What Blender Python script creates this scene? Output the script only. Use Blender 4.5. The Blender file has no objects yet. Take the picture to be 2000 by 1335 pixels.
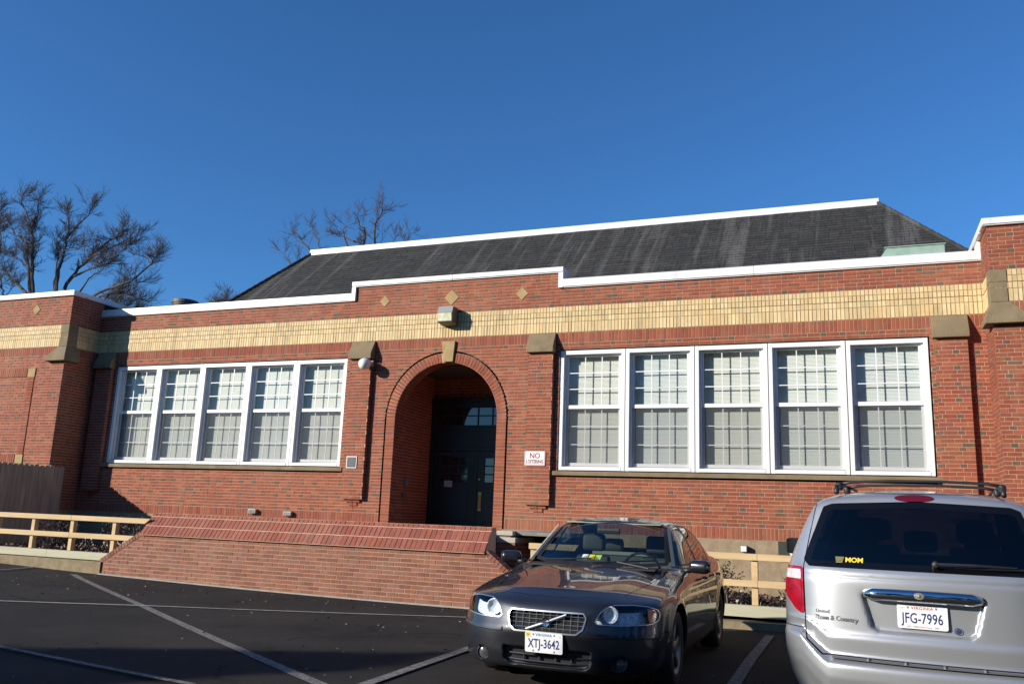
import bpy, math, random
import numpy as np
from mathutils import Vector, Matrix

rnd = random.Random(11)
nrs = np.random.RandomState(5)
scene = bpy.context.scene
R_ = math.radians

# ------------------------------------------------------------------ camera
CAM = Vector((0.0, -15.943, 1.38))
YAW, PITCH, ROLL, FPX = R_(-21.732), R_(11.612), R_(2.214), 1674.56
def cam_axes():
    cy, sy = math.cos(YAW), math.sin(YAW)
    f = Vector((sy*math.cos(PITCH), cy*math.cos(PITCH), math.sin(PITCH)))
    r = Vector((cy, -sy, 0)); u = r.cross(f)
    r2 = r*math.cos(ROLL)+u*math.sin(ROLL); u2 = -r*math.sin(ROLL)+u*math.cos(ROLL)
    return r2, u2, f
CR, CU, CF = cam_axes()
cd = bpy.data.cameras.new('camera'); co = bpy.data.objects.new('camera', cd)
scene.collection.objects.link(co)
cd.sensor_width = 36; cd.lens = FPX/2000*36; cd.clip_end = 2000; cd.clip_start = 0.05
M = Matrix((CR, CU, -CF)).transposed().to_4x4(); M.translation = CAM
co.matrix_world = M
scene.camera = co
def screen(p):
    d = Vector(p)-CAM; z = d.dot(CF)
    return 1000+FPX*d.dot(CR)/z, 667.5-FPX*d.dot(CU)/z, z

# ------------------------------------------------------------------ light
SUN_TRAVEL = Vector((1.03, 1.0, -0.49)).normalized()
sun_el = math.asin(-SUN_TRAVEL.z); sun_az = math.atan2(-SUN_TRAVEL.x, -SUN_TRAVEL.y)
world = bpy.data.worlds.new('World'); scene.world = world; world.use_nodes = True
wn = world.node_tree; wn.nodes.clear()
sky = wn.nodes.new('ShaderNodeTexSky'); sky.sky_type = 'NISHITA'; sky.sun_disc = False
sky.sun_elevation = sun_el; sky.sun_rotation = sun_az
sky.altitude = 300; sky.air_density = 1.0; sky.dust_density = 0.25; sky.ozone_density = 3.0
bg = wn.nodes.new('ShaderNodeBackground'); bg.inputs[1].default_value = 0.083
wo = wn.nodes.new('ShaderNodeOutputWorld')
tint = wn.nodes.new('ShaderNodeMix'); tint.data_type = 'RGBA'; tint.blend_type = 'MULTIPLY'; tint.inputs[0].default_value = 1
tint.inputs[7].default_value = (.50, .97, 1.44, 1)
wn.links.new(sky.outputs[0], tint.inputs[6]); wn.links.new(tint.outputs[2], bg.inputs[0]); wn.links.new(bg.outputs[0], wo.inputs[0])
sl = bpy.data.lights.new('sun', 'SUN'); sl.energy = 5.0; sl.angle = R_(0.5); sl.color = (1, .93, .82)
so = bpy.data.objects.new('sun', sl); scene.collection.objects.link(so)
so.rotation_euler = SUN_TRAVEL.to_track_quat('-Z', 'Y').to_euler(); so.location = (-20, -30, 30)
scene.view_settings.view_transform = 'Standard'; scene.view_settings.look = 'None'
scene.view_settings.exposure = 0.38; scene.view_settings.gamma = 1.0
scene.render.engine = 'CYCLES'
try:
    scene.cycles.max_bounces = 8; scene.cycles.transparent_max_bounces = 24
    scene.cycles.caustics_reflective = False; scene.cycles.caustics_refractive = False
except Exception: pass

# ------------------------------------------------------------------ helpers
PINV = {}
def link(o, parent=None):
    scene.collection.objects.link(o)
    if parent is not None:
        o.parent = parent
        if parent.name in PINV: o.matrix_parent_inverse = PINV[parent.name]
    return o
def props(o, label=None, cat=None, group=None, kind=None):
    if label: o['label'] = label
    if cat: o['category'] = cat
    if group: o['group'] = group
    if kind: o['kind'] = kind
    return o
def empty(name, loc=(0, 0, 0), rz=0, label=None, cat=None, group=None, kind=None, local=False):
    o = bpy.data.objects.new(name, None); o.location = loc; o.rotation_euler = (0, 0, rz)
    o.empty_display_size = .2
    link(o)
    if not local: PINV[o.name] = (Matrix.Translation(loc) @ Matrix.Rotation(rz, 4, 'Z')).inverted()
    return props(o, label, cat, group, kind)
class MB:
    def __init__(s): s.v = []; s.f = []; s.m = []; s.c = []
    def add(s, vs, fs, m=0, c=None):
        b = len(s.v); s.v += [tuple(x) for x in vs]
        s.f += [tuple(i+b for i in f) for f in fs]; s.m += [m]*len(fs)
        s.c += [c]*len(fs)
    def quad(s, a, b, c, d, m=0, col=None): s.add([a, b, c, d], [(0, 1, 2, 3)], m, col)
    def box(s, x0, x1, y0, y1, z0, z1, m=0, c=None):
        s.add([(x0, y0, z0), (x1, y0, z0), (x1, y1, z0), (x0, y1, z0), (x0, y0, z1), (x1, y0, z1), (x1, y1, z1), (x0, y1, z1)],
              [(0, 1, 5, 4), (1, 2, 6, 5), (2, 3, 7, 6), (3, 0, 4, 7), (4, 5, 6, 7), (3, 2, 1, 0)], m, c)
    def prism(s, poly, a, b, axis='y', m=0, c=None):
        """poly: list of 2D points; extruded along axis from a to b"""
        n = len(poly)
        def P(p, t):
            return {'y': (p[0], t, p[1]), 'x': (t, p[0], p[1]), 'z': (p[0], p[1], t)}[axis]
        vs = [P(p, a) for p in poly]+[P(p, b) for p in poly]
        fs = [tuple(range(n)), tuple(range(2*n-1, n-1, -1))]+[(i, i+n, (i+1) % n+n, (i+1) % n) for i in range(n)]
        s.add(vs, fs, m, c)
    def tube(s, pts, rads, n=6, m=0, c=None, caps=True):
        pts = [Vector(p) for p in pts]; rings = []
        for i, p in enumerate(pts):
            d = (pts[min(i+1, len(pts)-1)]-pts[max(i-1, 0)])
            if d.length < 1e-6: d = Vector((0, 0, 1))
            d.normalize()
            a = d.cross(Vector((0, 0, 1)) if abs(d.z) < .9 else Vector((1, 0, 0))).normalized(); b = d.cross(a)
            r = rads[i] if hasattr(rads, '__len__') else rads
            rings.append([p+a*(r*math.cos(2*math.pi*k/n))+b*(r*math.sin(2*math.pi*k/n)) for k in range(n)])
        vs = [v for r in rings for v in r]; fs = []
        for i in range(len(rings)-1):
            for k in range(n):
                fs.append((i*n+k, i*n+(k+1) % n, (i+1)*n+(k+1) % n, (i+1)*n+k))
        if caps:
            fs.append(tuple(range(n))[::-1]); fs.append(tuple((len(rings)-1)*n+k for k in range(n)))
        s.add(vs, fs, m, c)
    def lathe(s, prof, n=24, center=(0, 0, 0), axis='z', m=0, a0=0, a1=2*math.pi, c=None):
        closed = abs(a1-a0-2*math.pi) < 1e-6
        N = n if closed else n+1; vs = []
        for k in range(N):
            a = a0+(a1-a0)*k/n; ca, sa = math.cos(a), math.sin(a)
            for r, h in prof:
                p = {'z': (r*ca, r*sa, h), 'y': (r*ca, h, r*sa), 'x': (h, r*ca, r*sa)}[axis]
                vs.append((p[0]+center[0], p[1]+center[1], p[2]+center[2]))
        P = len(prof); fs = []
        for k in range(n):
            k2 = (k+1) % N
            for j in range(P-1): fs.append((k*P+j, k2*P+j, k2*P+j+1, k*P+j+1))
        s.add(vs, fs, m, c)
    def mesh(s, name, mats=(), smooth=False):
        me = bpy.data.meshes.new(name); me.from_pydata(s.v, [], s.f)
        for mt in mats: me.materials.append(mt)
        if any(s.m): me.polygons.foreach_set('material_index', s.m)
        if any(c is not None for c in s.c):
            ca = me.color_attributes.new('bcol', 'FLOAT_COLOR', 'CORNER'); arr = []
            for f, c in zip(s.f, s.c):
                c = c or (.3, .3, .3); arr += [c[0], c[1], c[2], 1.0]*len(f)
            ca.data.foreach_set('color', arr)
        if smooth: me.polygons.foreach_set('use_smooth', [True]*len(me.polygons))
        me.update(); return me
    def build(s, name, mats=(), parent=None, smooth=False, bevel=0, **kw):
        if not isinstance(mats, (list, tuple)): mats = (mats,)
        o = bpy.data.objects.new(name, s.mesh(name, mats, smooth)); link(o, parent)
        if bevel:
            b = o.modifiers.new('bevel', 'BEVEL'); b.width = bevel; b.segments = 2; b.limit_method = 'ANGLE'; b.angle_limit = R_(35)
            o.data.polygons.foreach_set('use_smooth', [True]*len(o.data.polygons))
            wn_ = o.modifiers.new('wn', 'WEIGHTED_NORMAL'); wn_.keep_sharp = False
        return props(o, **kw)

def mat(name, col=(.5, .5, .5), rough=.8, metal=0, attr=False, noise=0, nscale=4, stain=None, stain_scale=.6, stain_amt=.5,
        bump=0, bscale=40, coat=0, spec=.5, stretch=None, coat_rough=.03, flake=0, streak=None):
    m = bpy.data.materials.new(name); m.use_nodes = True; nt = m.node_tree; N, L = nt.nodes, nt.links
    b = N['Principled BSDF']; b.inputs['Roughness'].default_value = rough; b.inputs['Metallic'].default_value = metal
    b.inputs['Specular IOR Level'].default_value = spec
    if coat: b.inputs['Coat Weight'].default_value = coat; b.inputs['Coat Roughness'].default_value = coat_rough
    geo = N.new('ShaderNodeNewGeometry')
    pos = geo.outputs['Position']
    if stretch:
        mp = N.new('ShaderNodeMapping'); mp.inputs['Scale'].default_value = stretch; L.new(pos, mp.inputs[0]); pos = mp.outputs[0]
    if attr:
        a = N.new('ShaderNodeAttribute'); a.attribute_name = 'bcol'; c = a.outputs['Color']
    else:
        rgb = N.new('ShaderNodeRGB'); rgb.outputs[0].default_value = (*col, 1); c = rgb.outputs[0]
    if noise:
        n = N.new('ShaderNodeTexNoise'); n.inputs['Scale'].default_value = nscale; n.inputs['Detail'].default_value = 6
        L.new(pos, n.inputs[0])
        mr = N.new('ShaderNodeMapRange'); mr.inputs[1].default_value = .3; mr.inputs[2].default_value = .7
        mr.inputs[3].default_value = 1-noise; mr.inputs[4].default_value = 1+noise; L.new(n.outputs[0], mr.inputs[0])
        mx = N.new('ShaderNodeVectorMath'); mx.operation = 'SCALE'; L.new(c, mx.inputs[0]); L.new(mr.outputs[0], mx.inputs['Scale']); c = mx.outputs[0]
    if stain:
        n = N.new('ShaderNodeTexNoise'); n.inputs['Scale'].default_value = stain_scale; n.inputs['Detail'].default_value = 5
        n.inputs['Roughness'].default_value = .6
        L.new(pos, n.inputs[0])
        mr = N.new('ShaderNodeMapRange'); mr.inputs[1].default_value = .52; mr.inputs[2].default_value = .72
        mr.inputs[3].default_value = 0; mr.inputs[4].default_value = stain_amt; L.new(n.outputs[0], mr.inputs[0])
        mx = N.new('ShaderNodeMix'); mx.data_type = 'RGBA'; L.new(mr.outputs[0], mx.inputs[0]); L.new(c, mx.inputs[6])
        mx.inputs[7].default_value = (*stain, 1); c = mx.outputs[2]
    if streak:
        mp2 = N.new('ShaderNodeMapping'); mp2.inputs['Scale'].default_value = (1, 1, .16); L.new(geo.outputs['Position'], mp2.inputs[0])
        n = N.new('ShaderNodeTexNoise'); n.inputs['Scale'].default_value = 2.6; n.inputs['Detail'].default_value = 7; n.inputs['Roughness'].default_value = .65; L.new(mp2.outputs[0], n.inputs[0])
        for lo_, hi_, col_, am_ in ((.56, .74, streak[0], streak[2]), (.46, .30, streak[1], streak[2])):
            mr = N.new('ShaderNodeMapRange'); mr.inputs[1].default_value = lo_; mr.inputs[2].default_value = hi_; mr.inputs[4].default_value = am_; L.new(n.outputs[0], mr.inputs[0])
            mx = N.new('ShaderNodeMix'); mx.data_type = 'RGBA'; L.new(mr.outputs[0], mx.inputs[0]); L.new(c, mx.inputs[6]); mx.inputs[7].default_value = (*col_, 1); c = mx.outputs[2]
    L.new(c, b.inputs['Base Color'])
    if bump:
        n = N.new('ShaderNodeTexNoise'); n.inputs['Scale'].default_value = bscale; n.inputs['Detail'].default_value = 4; L.new(pos, n.inputs[0])
        bp = N.new('ShaderNodeBump'); bp.inputs['Strength'].default_value = bump; bp.inputs['Distance'].default_value = .01
        L.new(n.outputs[0], bp.inputs['Height']); L.new(bp.outputs[0], b.inputs['Normal'])
    if flake:
        n = N.new('ShaderNodeTexNoise'); n.inputs['Scale'].default_value = 600; L.new(geo.outputs['Position'], n.inputs[0])
        bp = N.new('ShaderNodeBump'); bp.inputs['Strength'].default_value = flake; bp.inputs['Distance'].default_value = .0006
        L.new(n.outputs[0], bp.inputs['Height']); L.new(bp.outputs[0], b.inputs['Normal'])
    return m
def glass_mat(name, tint=(.9, .95, .95), refl=1.0, rough=.0):
    """thin pane: straight-through transparency plus mirror reflection by Fresnel"""
    m = bpy.data.materials.new(name); m.use_nodes = True; nt = m.node_tree; N, L = nt.nodes, nt.links; N.clear()
    o = N.new('ShaderNodeOutputMaterial'); t = N.new('ShaderNodeBsdfTransparent'); g = N.new('ShaderNodeBsdfGlossy')
    t.inputs[0].default_value = (*tint, 1); g.inputs['Roughness'].default_value = rough
    fr = N.new('ShaderNodeFresnel'); gg = N.new('ShaderNodeNewGeometry'); mi = N.new('ShaderNodeMapRange')
    mi.inputs[3].default_value = 1.5; mi.inputs[4].default_value = 1/1.5  # same thin-pane Fresnel from both sides
    L.new(gg.outputs['Backfacing'], mi.inputs[0]); L.new(mi.outputs[0], fr.inputs[0])
    ml = N.new('ShaderNodeMath'); ml.operation = 'MULTIPLY'; ml.inputs[1].default_value = 1.8*refl; ml.use_clamp = True
    L.new(fr.outputs[0], ml.inputs[0])
    mx = N.new('ShaderNodeMixShader'); L.new(ml.outputs[0], mx.inputs[0]); L.new(t.outputs[0], mx.inputs[1]); L.new(g.outputs[0], mx.inputs[2])
    L.new(mx.outputs[0], o.inputs[0]); return m

MT = dict(
    brick=mat('brick', attr=True, rough=.85, noise=.13, nscale=9, stain=(.38, .23, .14), stain_scale=.45, stain_amt=.28, bump=.35, bscale=90, streak=((.36, .24, .17), (.12, .045, .03), .26)),
    ybrick=mat('cream_brick', attr=True, rough=.7, noise=.07, nscale=14, bump=.15, bscale=90, stain=(.25, .2, .1), stain_scale=1.7, stain_amt=.25, streak=((.6, .5, .34), (.22, .14, .06), .5)),
    mortar=mat('mortar', (.44, .27, .175), .95, noise=.15, nscale=12, bump=.4, bscale=120, stain=(.5, .42, .36), stain_scale=.6, stain_amt=.3),
    ymortar=mat('cream_mortar', (.25, .19, .11), .95, noise=.15, nscale=12),
    groove=mat('groove_mortar', (.08, .06, .05), .95),
    stone=mat('sandstone', (.21, .155, .088), .9, noise=.2, nscale=5, bump=.6, bscale=30, stain=(.14, .11, .07), stain_scale=2.5, stain_amt=.6),
    ystone=mat('tan_stone', (.37, .26, .12), .9, noise=.12, nscale=6, bump=.3, bscale=40),
    found=mat('foundation_stucco', (.29, .215, .135), .95, noise=.16, nscale=7, bump=.6, bscale=25, stain=(.2, .15, .1), stain_scale=2, stain_amt=.5),
    white=mat('white_paint', (.74, .74, .73), .4, noise=.02, nscale=3),
    coping=mat('white_metal_coping', (.76, .755, .745), .35, noise=.04, nscale=2.5, bump=.12, bscale=3, streak=((.7, .7, .69), (.42, .41, .39), .35)),
    shingle=mat('roof_shingle', attr=True, rough=.95, noise=.2, nscale=20, stain=(.15, .145, .14), stain_scale=3.6, stain_amt=.6, stretch=(1.0, .05, .05), bump=.5, bscale=70),
    flat=mat('roof_membrane', (.3, .3, .3), .9, noise=.1),
    glass=glass_mat('window_glass', (.97, .99, .98), .5),
    screen=None,
    blind=mat('blind_slat', (.68, .70, .655), .6),
    dgreen=mat('dark_green_paint', (.006, .012, .010), .5, noise=.1),
    dglass=mat('dark_glass', (.01, .012, .013), .04, spec=.8),
    brass=mat('brass', (.45, .36, .12), .35, metal=.8),
    black=mat('black_plastic', (.015, .015, .016), .5),
    blackgap=mat('black_gap', (.006, .006, .006), .9),
    asphalt=mat('asphalt', (.027, .0255, .0255), .93, noise=.22, nscale=1.3, stain=(.052, .047, .043), stain_scale=.45, stain_amt=.55, bump=.9, bscale=160),
    paintline=None,
    kerb=mat('old_kerb_concrete', (.24, .185, .11), .95, noise=.2, nscale=8, bump=.8, bscale=35, stain=(.14, .11, .06), stain_scale=3, stain_amt=.6),
    concrete=mat('concrete', (.34, .31, .27), .95, noise=.15, nscale=6, bump=.5, bscale=40),
    pine=mat('new_pine_timber', (.56, .40, .21), .75, noise=.14, nscale=3, stain=(.5, .3, .13), stain_scale=3.5, stain_amt=.4, bump=.2, bscale=30, stretch=(.4, 3, 3)),
    treated=mat('treated_timber', (.44, .42, .30), .85, noise=.15, nscale=3, stain=(.34, .31, .2), stain_scale=3, stain_amt=.5, bump=.4, bscale=25, stretch=(.4, 3, 3)),
    oldwood=mat('weathered_board', (.36, .28, .21), .9, noise=.25, nscale=4, bump=.5, bscale=22, stretch=(3, 3, .4)),
    mulch=mat('mulch', (.06, .04, .03), 1, noise=.4, nscale=18, bump=1, bscale=30),
    bark=mat('bark', (.09, .07, .058), .95, noise=.25, nscale=6, bump=.6, bscale=20),
    twig=mat('twig_bark', (.085, .066, .062), .95),
    stonelight=mat('limestone', (.44, .39, .32), .9, noise=.1, nscale=5, bump=.4, bscale=30),
    greycap=mat('grey_stone_cap', (.22, .20, .18), .85, noise=.15, nscale=5, bump=.4, bscale=30),
    copper=mat('verdigris_copper', (.25, .36, .30), .7, noise=.12, nscale=6),
    galv=mat('galvanised_metal', (.3, .3, .3), .5, metal=.6, noise=.1),
    bronze=mat('bronze_box', (.16, .14, .11), .5, metal=.3, noise=.15, nscale=10),
    lens=mat('frosted_lens', (.62, .62, .42), .35, noise=.2, nscale=14, stain=(.35, .36, .08), stain_scale=6, stain_amt=.7),
    signwhite=mat('sign_white', (.78, .76, .74), .5),
    signred=mat('sign_maroon', (.28, .02, .035), .5),
    plaque=mat('plaque_dark', (.02, .025, .035), .4),
    plaqueline=mat('plaque_relief', (.09, .10, .11), .5),
)
def screen_mat():
    m = bpy.data.materials.new('insect_screen'); m.use_nodes = True; N, L = m.node_tree.nodes, m.node_tree.links
    b = N['Principled BSDF']; b.inputs['Base Color'].default_value = (.10, .10, .10, 1); b.inputs['Roughness'].default_value = .8
    t = N.new('ShaderNodeBsdfTransparent'); mx = N.new('ShaderNodeMixShader'); mx.inputs[0].default_value = .26
    L.new(t.outputs[0], mx.inputs[1]); L.new(b.outputs[0], mx.inputs[2]); L.new(mx.outputs[0], N['Material Output'].inputs[0]); return m
def asphalt_mat():
    m = bpy.data.materials.new('asphalt_aggregate'); m.use_nodes = True; N, L = m.node_tree.nodes, m.node_tree.links
    b = N['Principled BSDF']; b.inputs['Roughness'].default_value = .95; b.inputs['Specular IOR Level'].default_value = .25
    g = N.new('ShaderNodeNewGeometry').outputs['Position']
    def noise(sc, det, rough=.6, w=None):
        n = N.new('ShaderNodeTexNoise'); n.inputs['Scale'].default_value = sc; n.inputs['Detail'].default_value = det; n.inputs['Roughness'].default_value = rough; L.new(w or g, n.inputs[0]); return n.outputs[0]
    def mrange(v, a, b_, c, d):
        r = N.new('ShaderNodeMapRange'); [setattr(r.inputs[i+1], 'default_value', x) for i, x in enumerate((a, b_, c, d))]; L.new(v, r.inputs[0]); return r.outputs[0]
    def mix(f, a, b_):
        x = N.new('ShaderNodeMix'); x.data_type = 'RGBA'; L.new(f, x.inputs[0])
        for i, c in ((6, a), (7, b_)):
            if isinstance(c, tuple): x.inputs[i].default_value = (*c, 1)
            else: L.new(c, x.inputs[i])
        return x.outputs[2]
    c = mix(mrange(noise(130, 3), .42, .62, 0, 1), (.008, .0075, .007), (.036, .033, .030))     # stones in the tar
    c = mix(mrange(noise(1.1, 5), .45, .7, 0, .6), c, (.034, .030, .026))
    c = mix(mrange(noise(.38, 6, .65), .50, .72, 0, .7), c, (.050, .040, .033))                  # dusty patches
    c = mix(mrange(noise(.9, 3), .60, .72, 0, .6), c, (.006, .006, .007))                        # oil and sealer
    v = N.new('ShaderNodeTexVoronoi'); v.feature = 'DISTANCE_TO_EDGE'; v.inputs['Scale'].default_value = .42
    wv = N.new('ShaderNodeTexNoise'); wv.inputs['Scale'].default_value = 1.6; wv.inputs['Detail'].default_value = 5; L.new(g, wv.inputs[0])
    ad = N.new('ShaderNodeVectorMath'); ad.operation = 'MULTIPLY_ADD'; L.new(wv.outputs['Color'], ad.inputs[0]); ad.inputs[1].default_value = (.9, .9, 0); L.new(g, ad.inputs[2]); L.new(ad.outputs[0], v.inputs[0])
    msk = mrange(noise(.25, 2), .5, .56, 0, 1); cr = mrange(v.outputs['Distance'], .004, .012, 1, 0)
    mu = N.new('ShaderNodeMath'); mu.operation = 'MULTIPLY'; L.new(msk, mu.inputs[0]); L.new(cr, mu.inputs[1])
    c = mix(mu.outputs[0], c, (.006, .006, .006)); L.new(c, b.inputs['Base Color'])
    bp = N.new('ShaderNodeBump'); bp.inputs['Strength'].default_value = .9; bp.inputs['Distance'].default_value = .006; L.new(noise(150, 4, .7), bp.inputs['Height']); L.new(bp.outputs[0], b.inputs['Normal'])
    return m
MT['asphalt'] = asphalt_mat()
MT['cleanline'] = mat('pale_road_paint', (.36, .34, .31), .9, noise=.35, nscale=9)
MT['screen'] = screen_mat()
def line_mat():
    m = bpy.data.materials.new('worn_road_paint'); m.use_nodes = True; N, L = m.node_tree.nodes, m.node_tree.links
    b = N['Principled BSDF']; b.inputs['Roughness'].default_value = .9
    g = N.new('ShaderNodeNewGeometry'); n = N.new('ShaderNodeTexNoise'); n.inputs['Scale'].default_value = 22; n.inputs['Detail'].default_value = 7; n.inputs['Roughness'].default_value = .7
    L.new(g.outputs['Position'], n.inputs[0]); r = N.new('ShaderNodeMapRange'); r.inputs[1].default_value = .40; r.inputs[2].default_value = .60
    L.new(n.outputs[0], r.inputs[0]); mx = N.new('ShaderNodeMix'); mx.data_type = 'RGBA'; L.new(r.outputs[0], mx.inputs[0])
    mx.inputs[6].default_value = (.07, .066, .06, 1); mx.inputs[7].default_value = (.24, .225, .20, 1); L.new(mx.outputs[2], b.inputs['Base Color']); return m
MT['paintline'] = line_mat()

# ------------------------------------------------------------------ brick engine
def reds():
    out = []
    for i in range(14):
        k = rnd.uniform(.84, 1.12); h = rnd.uniform(-1, 1)
        out.append((.272*k, (.070+.009*h)*k, (.032+.004*h)*k))
    out += [(.31, .095, .045), (.23, .062, .042)]
    return out
RED = reds()
DARK = [(.115, .075, .05), (.09, .072, .047), (.135, .078, .055), (.10, .078, .052), (.15, .072, .05)]
CREAM = [(.66*k, (.495+h)*k, (.25+h)*k) for k, h in [(.95, 0), (1.03, .01), (.9, -.02), (1.05, .02), (1.0, -.015), (.86, 0), (.98, -.04)]]
RAMP = [(.235*k, (.088+h*.7)*k, (.052+h*.7)*k) for k, h in [(1, 0), (.85, .01), (1.12, .01), (.95, .02), (1.05, -.01), (.78, 0), (1, .03)]]
CAP = [(.275*k, (.074+h*.8)*k, (.043+h*.8)*k) for k, h in [(1, 0), (.92, .005), (1.08, .01), (.96, .012), (1.03, -.006), (.86, 0), (1.05, .018)]]
Z = Vector((0, 0, 1))
class Bricks:
    """collects bricks; the ones nearest to the viewer become single objects, the rest one mesh"""
    cache = {}
    def __init__(s, name, material): s.b = []; s.name = name; s.mat = material
    def add(s, c, N, w, h, col, proud=.008, up=None, depth=.018):
        s.b.append((Vector(c), Vector(N), w, h, col, proud+rnd.uniform(-.0015, .0022), up or Z, depth))
    @staticmethod
    def verts(w, h, p, d):
        a, b = w/2, h/2
        return [(-a, -p, -b), (a, -p, -b), (a, -p, b), (-a, -p, b), (-a, d, -b), (a, d, -b), (a, d, b), (-a, d, b)]
    FACES = [(0, 1, 2, 3), (1, 5, 6, 2), (4, 0, 3, 7), (3, 2, 6, 7), (4, 5, 1, 0)]
    def frame(s, N, up): return (-N).cross(up)*-1 if False else up.cross(N)
    def finish(s, parent, limit, stuff, hidden=None):
        vis = []; rest = []
        for b in s.b:
            x, y, z = screen(b[0])
            ok = z > 0 and -10 < x < 2010 and -10 < y < 1345 and b[2] > .05 and b[1].dot(CAM-b[0]) > 0 and not (hidden and hidden(x, y))
            (vis if ok else rest).append((b[2]*b[3]/z/z, b) if ok else b)
        vis.sort(key=lambda t: -t[0])
        rest += [t[1] for t in vis[limit:]]
        for _, (c, N, w, h, col, p, up, dp) in vis[:limit]:
            key = (s.name, round(w, 2), round(h, 3), col, round(p, 3), round(dp, 3))
            me = Bricks.cache.get(key)
            if me is None:
                mb = MB(); mb.add(s.verts(round(w, 2)-.001, h, p, dp), s.FACES, 0, col); me = mb.mesh(s.name, (s.mat,)); Bricks.cache[key] = me
            o = bpy.data.objects.new(s.name, me); X = up.cross(N)
            X = X*-1 if X.cross(-N).dot(up) < 0 else X
            m = Matrix((X, -N, up)).transposed().to_4x4(); m.translation = c
            link(o, parent); o.matrix_basis = m
        if rest:
            mb = MB()
            for (c, N, w, h, col, p, up, dp) in rest:
                X = up.cross(N); X = X*-1 if X.cross(-N).dot(up) < 0 else X
                vs = [c+X*v[0]-N*v[1]+up*v[2] for v in s.verts(w, h, p, dp)]
                mb.add(vs, s.FACES, 0, col)
            mb.build(stuff, (s.mat,), parent, kind='stuff')
JT = .0105
def subtract(iv, holes):
    out = [iv]
    for a, b in holes:
        nx = []
        for p, q in out:
            if b <= p or a >= q: nx.append((p, q)); continue
            if a > p: nx.append((p, a))
            if b < q: nx.append((b, q))
        out = nx
    return out
def lay(coll, mortar, O, N, u0, u1, rows, holes=None, pal=None, ycoll=None, ymortar=None, circle=None):
    """rows = [(z0, height, kind)]; O is the point u=0,z=0 on the face; circle=(uc, zc, R) is a round hole (upper half)"""
    O = Vector(O); N = Vector(N); U = Z.cross(N)
    if U.cross(-N).dot(Z) < 0: U = -U
    pal = pal or RED
    for ri, (z0, hh, kind) in enumerate(rows):
        hs = holes(z0, z0+hh) if holes else []
        for a, b in subtract((u0, u1), hs):
            yel = kind[0] == 'Y'
            mo = ymortar if (yel and ymortar) else mortar
            rec = .0
            if circle and z0+hh > circle[1] and z0 < circle[1]+circle[2]:
                uc, zc, R = circle; n = max(1, int((b-a)/.03))
                for i in range(n):
                    p, q = a+(b-a)*i/n, a+(b-a)*(i+1)/n
                    zp = max(z0, zc+math.sqrt(max(0, R*R-(p-uc)**2)) if abs(p-uc) < R else z0)
                    zq = max(z0, zc+math.sqrt(max(0, R*R-(q-uc)**2)) if abs(q-uc) < R else z0)
                    zp, zq = min(zp, z0+hh), min(zq, z0+hh)
                    if zp >= z0+hh and zq >= z0+hh: continue
                    mo.quad(O+U*p+Z*zp, O+U*q+Z*zq, O+U*q+Z*(z0+hh), O+U*p+Z*(z0+hh))
            else:
                mo.quad(O+U*a+Z*z0, O+U*b+Z*z0, O+U*b+Z*(z0+hh), O+U*a+Z*(z0+hh))
            # pieces
            segs = []
            if kind in ('S0', 'S1'):
                per = .2135; off = 0 if kind == 'S0' else per/2
                k = math.floor((a-off)/per)
                while off+k*per < b: segs.append((off+k*per, off+(k+1)*per, 0)); k += 1
            elif kind == 'F':
                per = .3215; ph = (int(z0*37) % 2)*per/2; k = math.floor((a-ph)/per)
                while ph+k*per < b:
                    s_ = ph+k*per; segs.append((s_, s_+.2135, 0)); segs.append((s_+.2135, s_+per, 1)); k += 1
            else:
                per = .0678; k = math.floor(a/per)
                while k*per < b: segs.append((k*per, (k+1)*per, 0)); k += 1
            for p, q, dk in segs:
                p2, q2 = max(p, a-JT/2), min(q, b+JT/2)
                if q2-p2 < .03: continue
                w = q2-p2-JT; h = hh-JT; cz = z0+hh/2
                col = rnd.choice(DARK) if dk and rnd.random() < .86 else rnd.choice(pal)
                if yel: col = rnd.choice(CREAM)
                elif kind in('S0','S1') and pal is RED and rnd.random() < .012: col = rnd.choice(DARK)
                w -= rnd.uniform(0, .003); h -= rnd.uniform(0, .003)
                pr = {'YR1': .004, 'YR2': .010, 'YR3': .004, 'YS': .008}.get(kind, .0045)
                cu = (p2+q2)/2
                if circle and cz+h/2 > circle[1]:
                    uc, zc, R = circle; d = lambda u, z: math.hypot(u-uc, z-zc)
                    cs = [d(cu+sx*w/2, cz+sz*h/2) for sx in (-1, 1) for sz in (-1, 1)]
                    if max(cs) < R: continue
                    if min(cs) < R:
                        n = 5; xs = [cu-w/2+w*i/n for i in range(n+1)]
                        lo = [max(cz-h/2, zc+math.sqrt(max(0, R*R-(x-uc)**2)) if abs(x-uc) < R else cz-h/2) for x in xs]
                        poly = [(x, min(l, cz+h/2)) for x, l in zip(xs, lo)]
                        if all(l >= cz+h/2 for _, l in poly): continue
                        vs = [O+U*x+Z*l+N*pr for x, l in poly]+[O+U*x+Z*(cz+h/2)+N*pr for x, _ in poly]
                        CUT.add(vs, [(i, i+1, n+2+i, n+1+i) for i in range(n)], 0, col)
                        vs2 = [O+U*x+Z*l-N*.02 for x, l in poly]
                        CUT.add(vs[:n+1]+vs2, [(i, n+1+i, n+2+i, i+1) for i in range(n)], 0, col)
                        continue
                (ycoll if yel and ycoll else coll).add(O+U*cu+Z*cz, N, w, h, col, pr)
CUT = MB()
XC = -7.785
ZB = 1.169; CO = .06784
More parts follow.
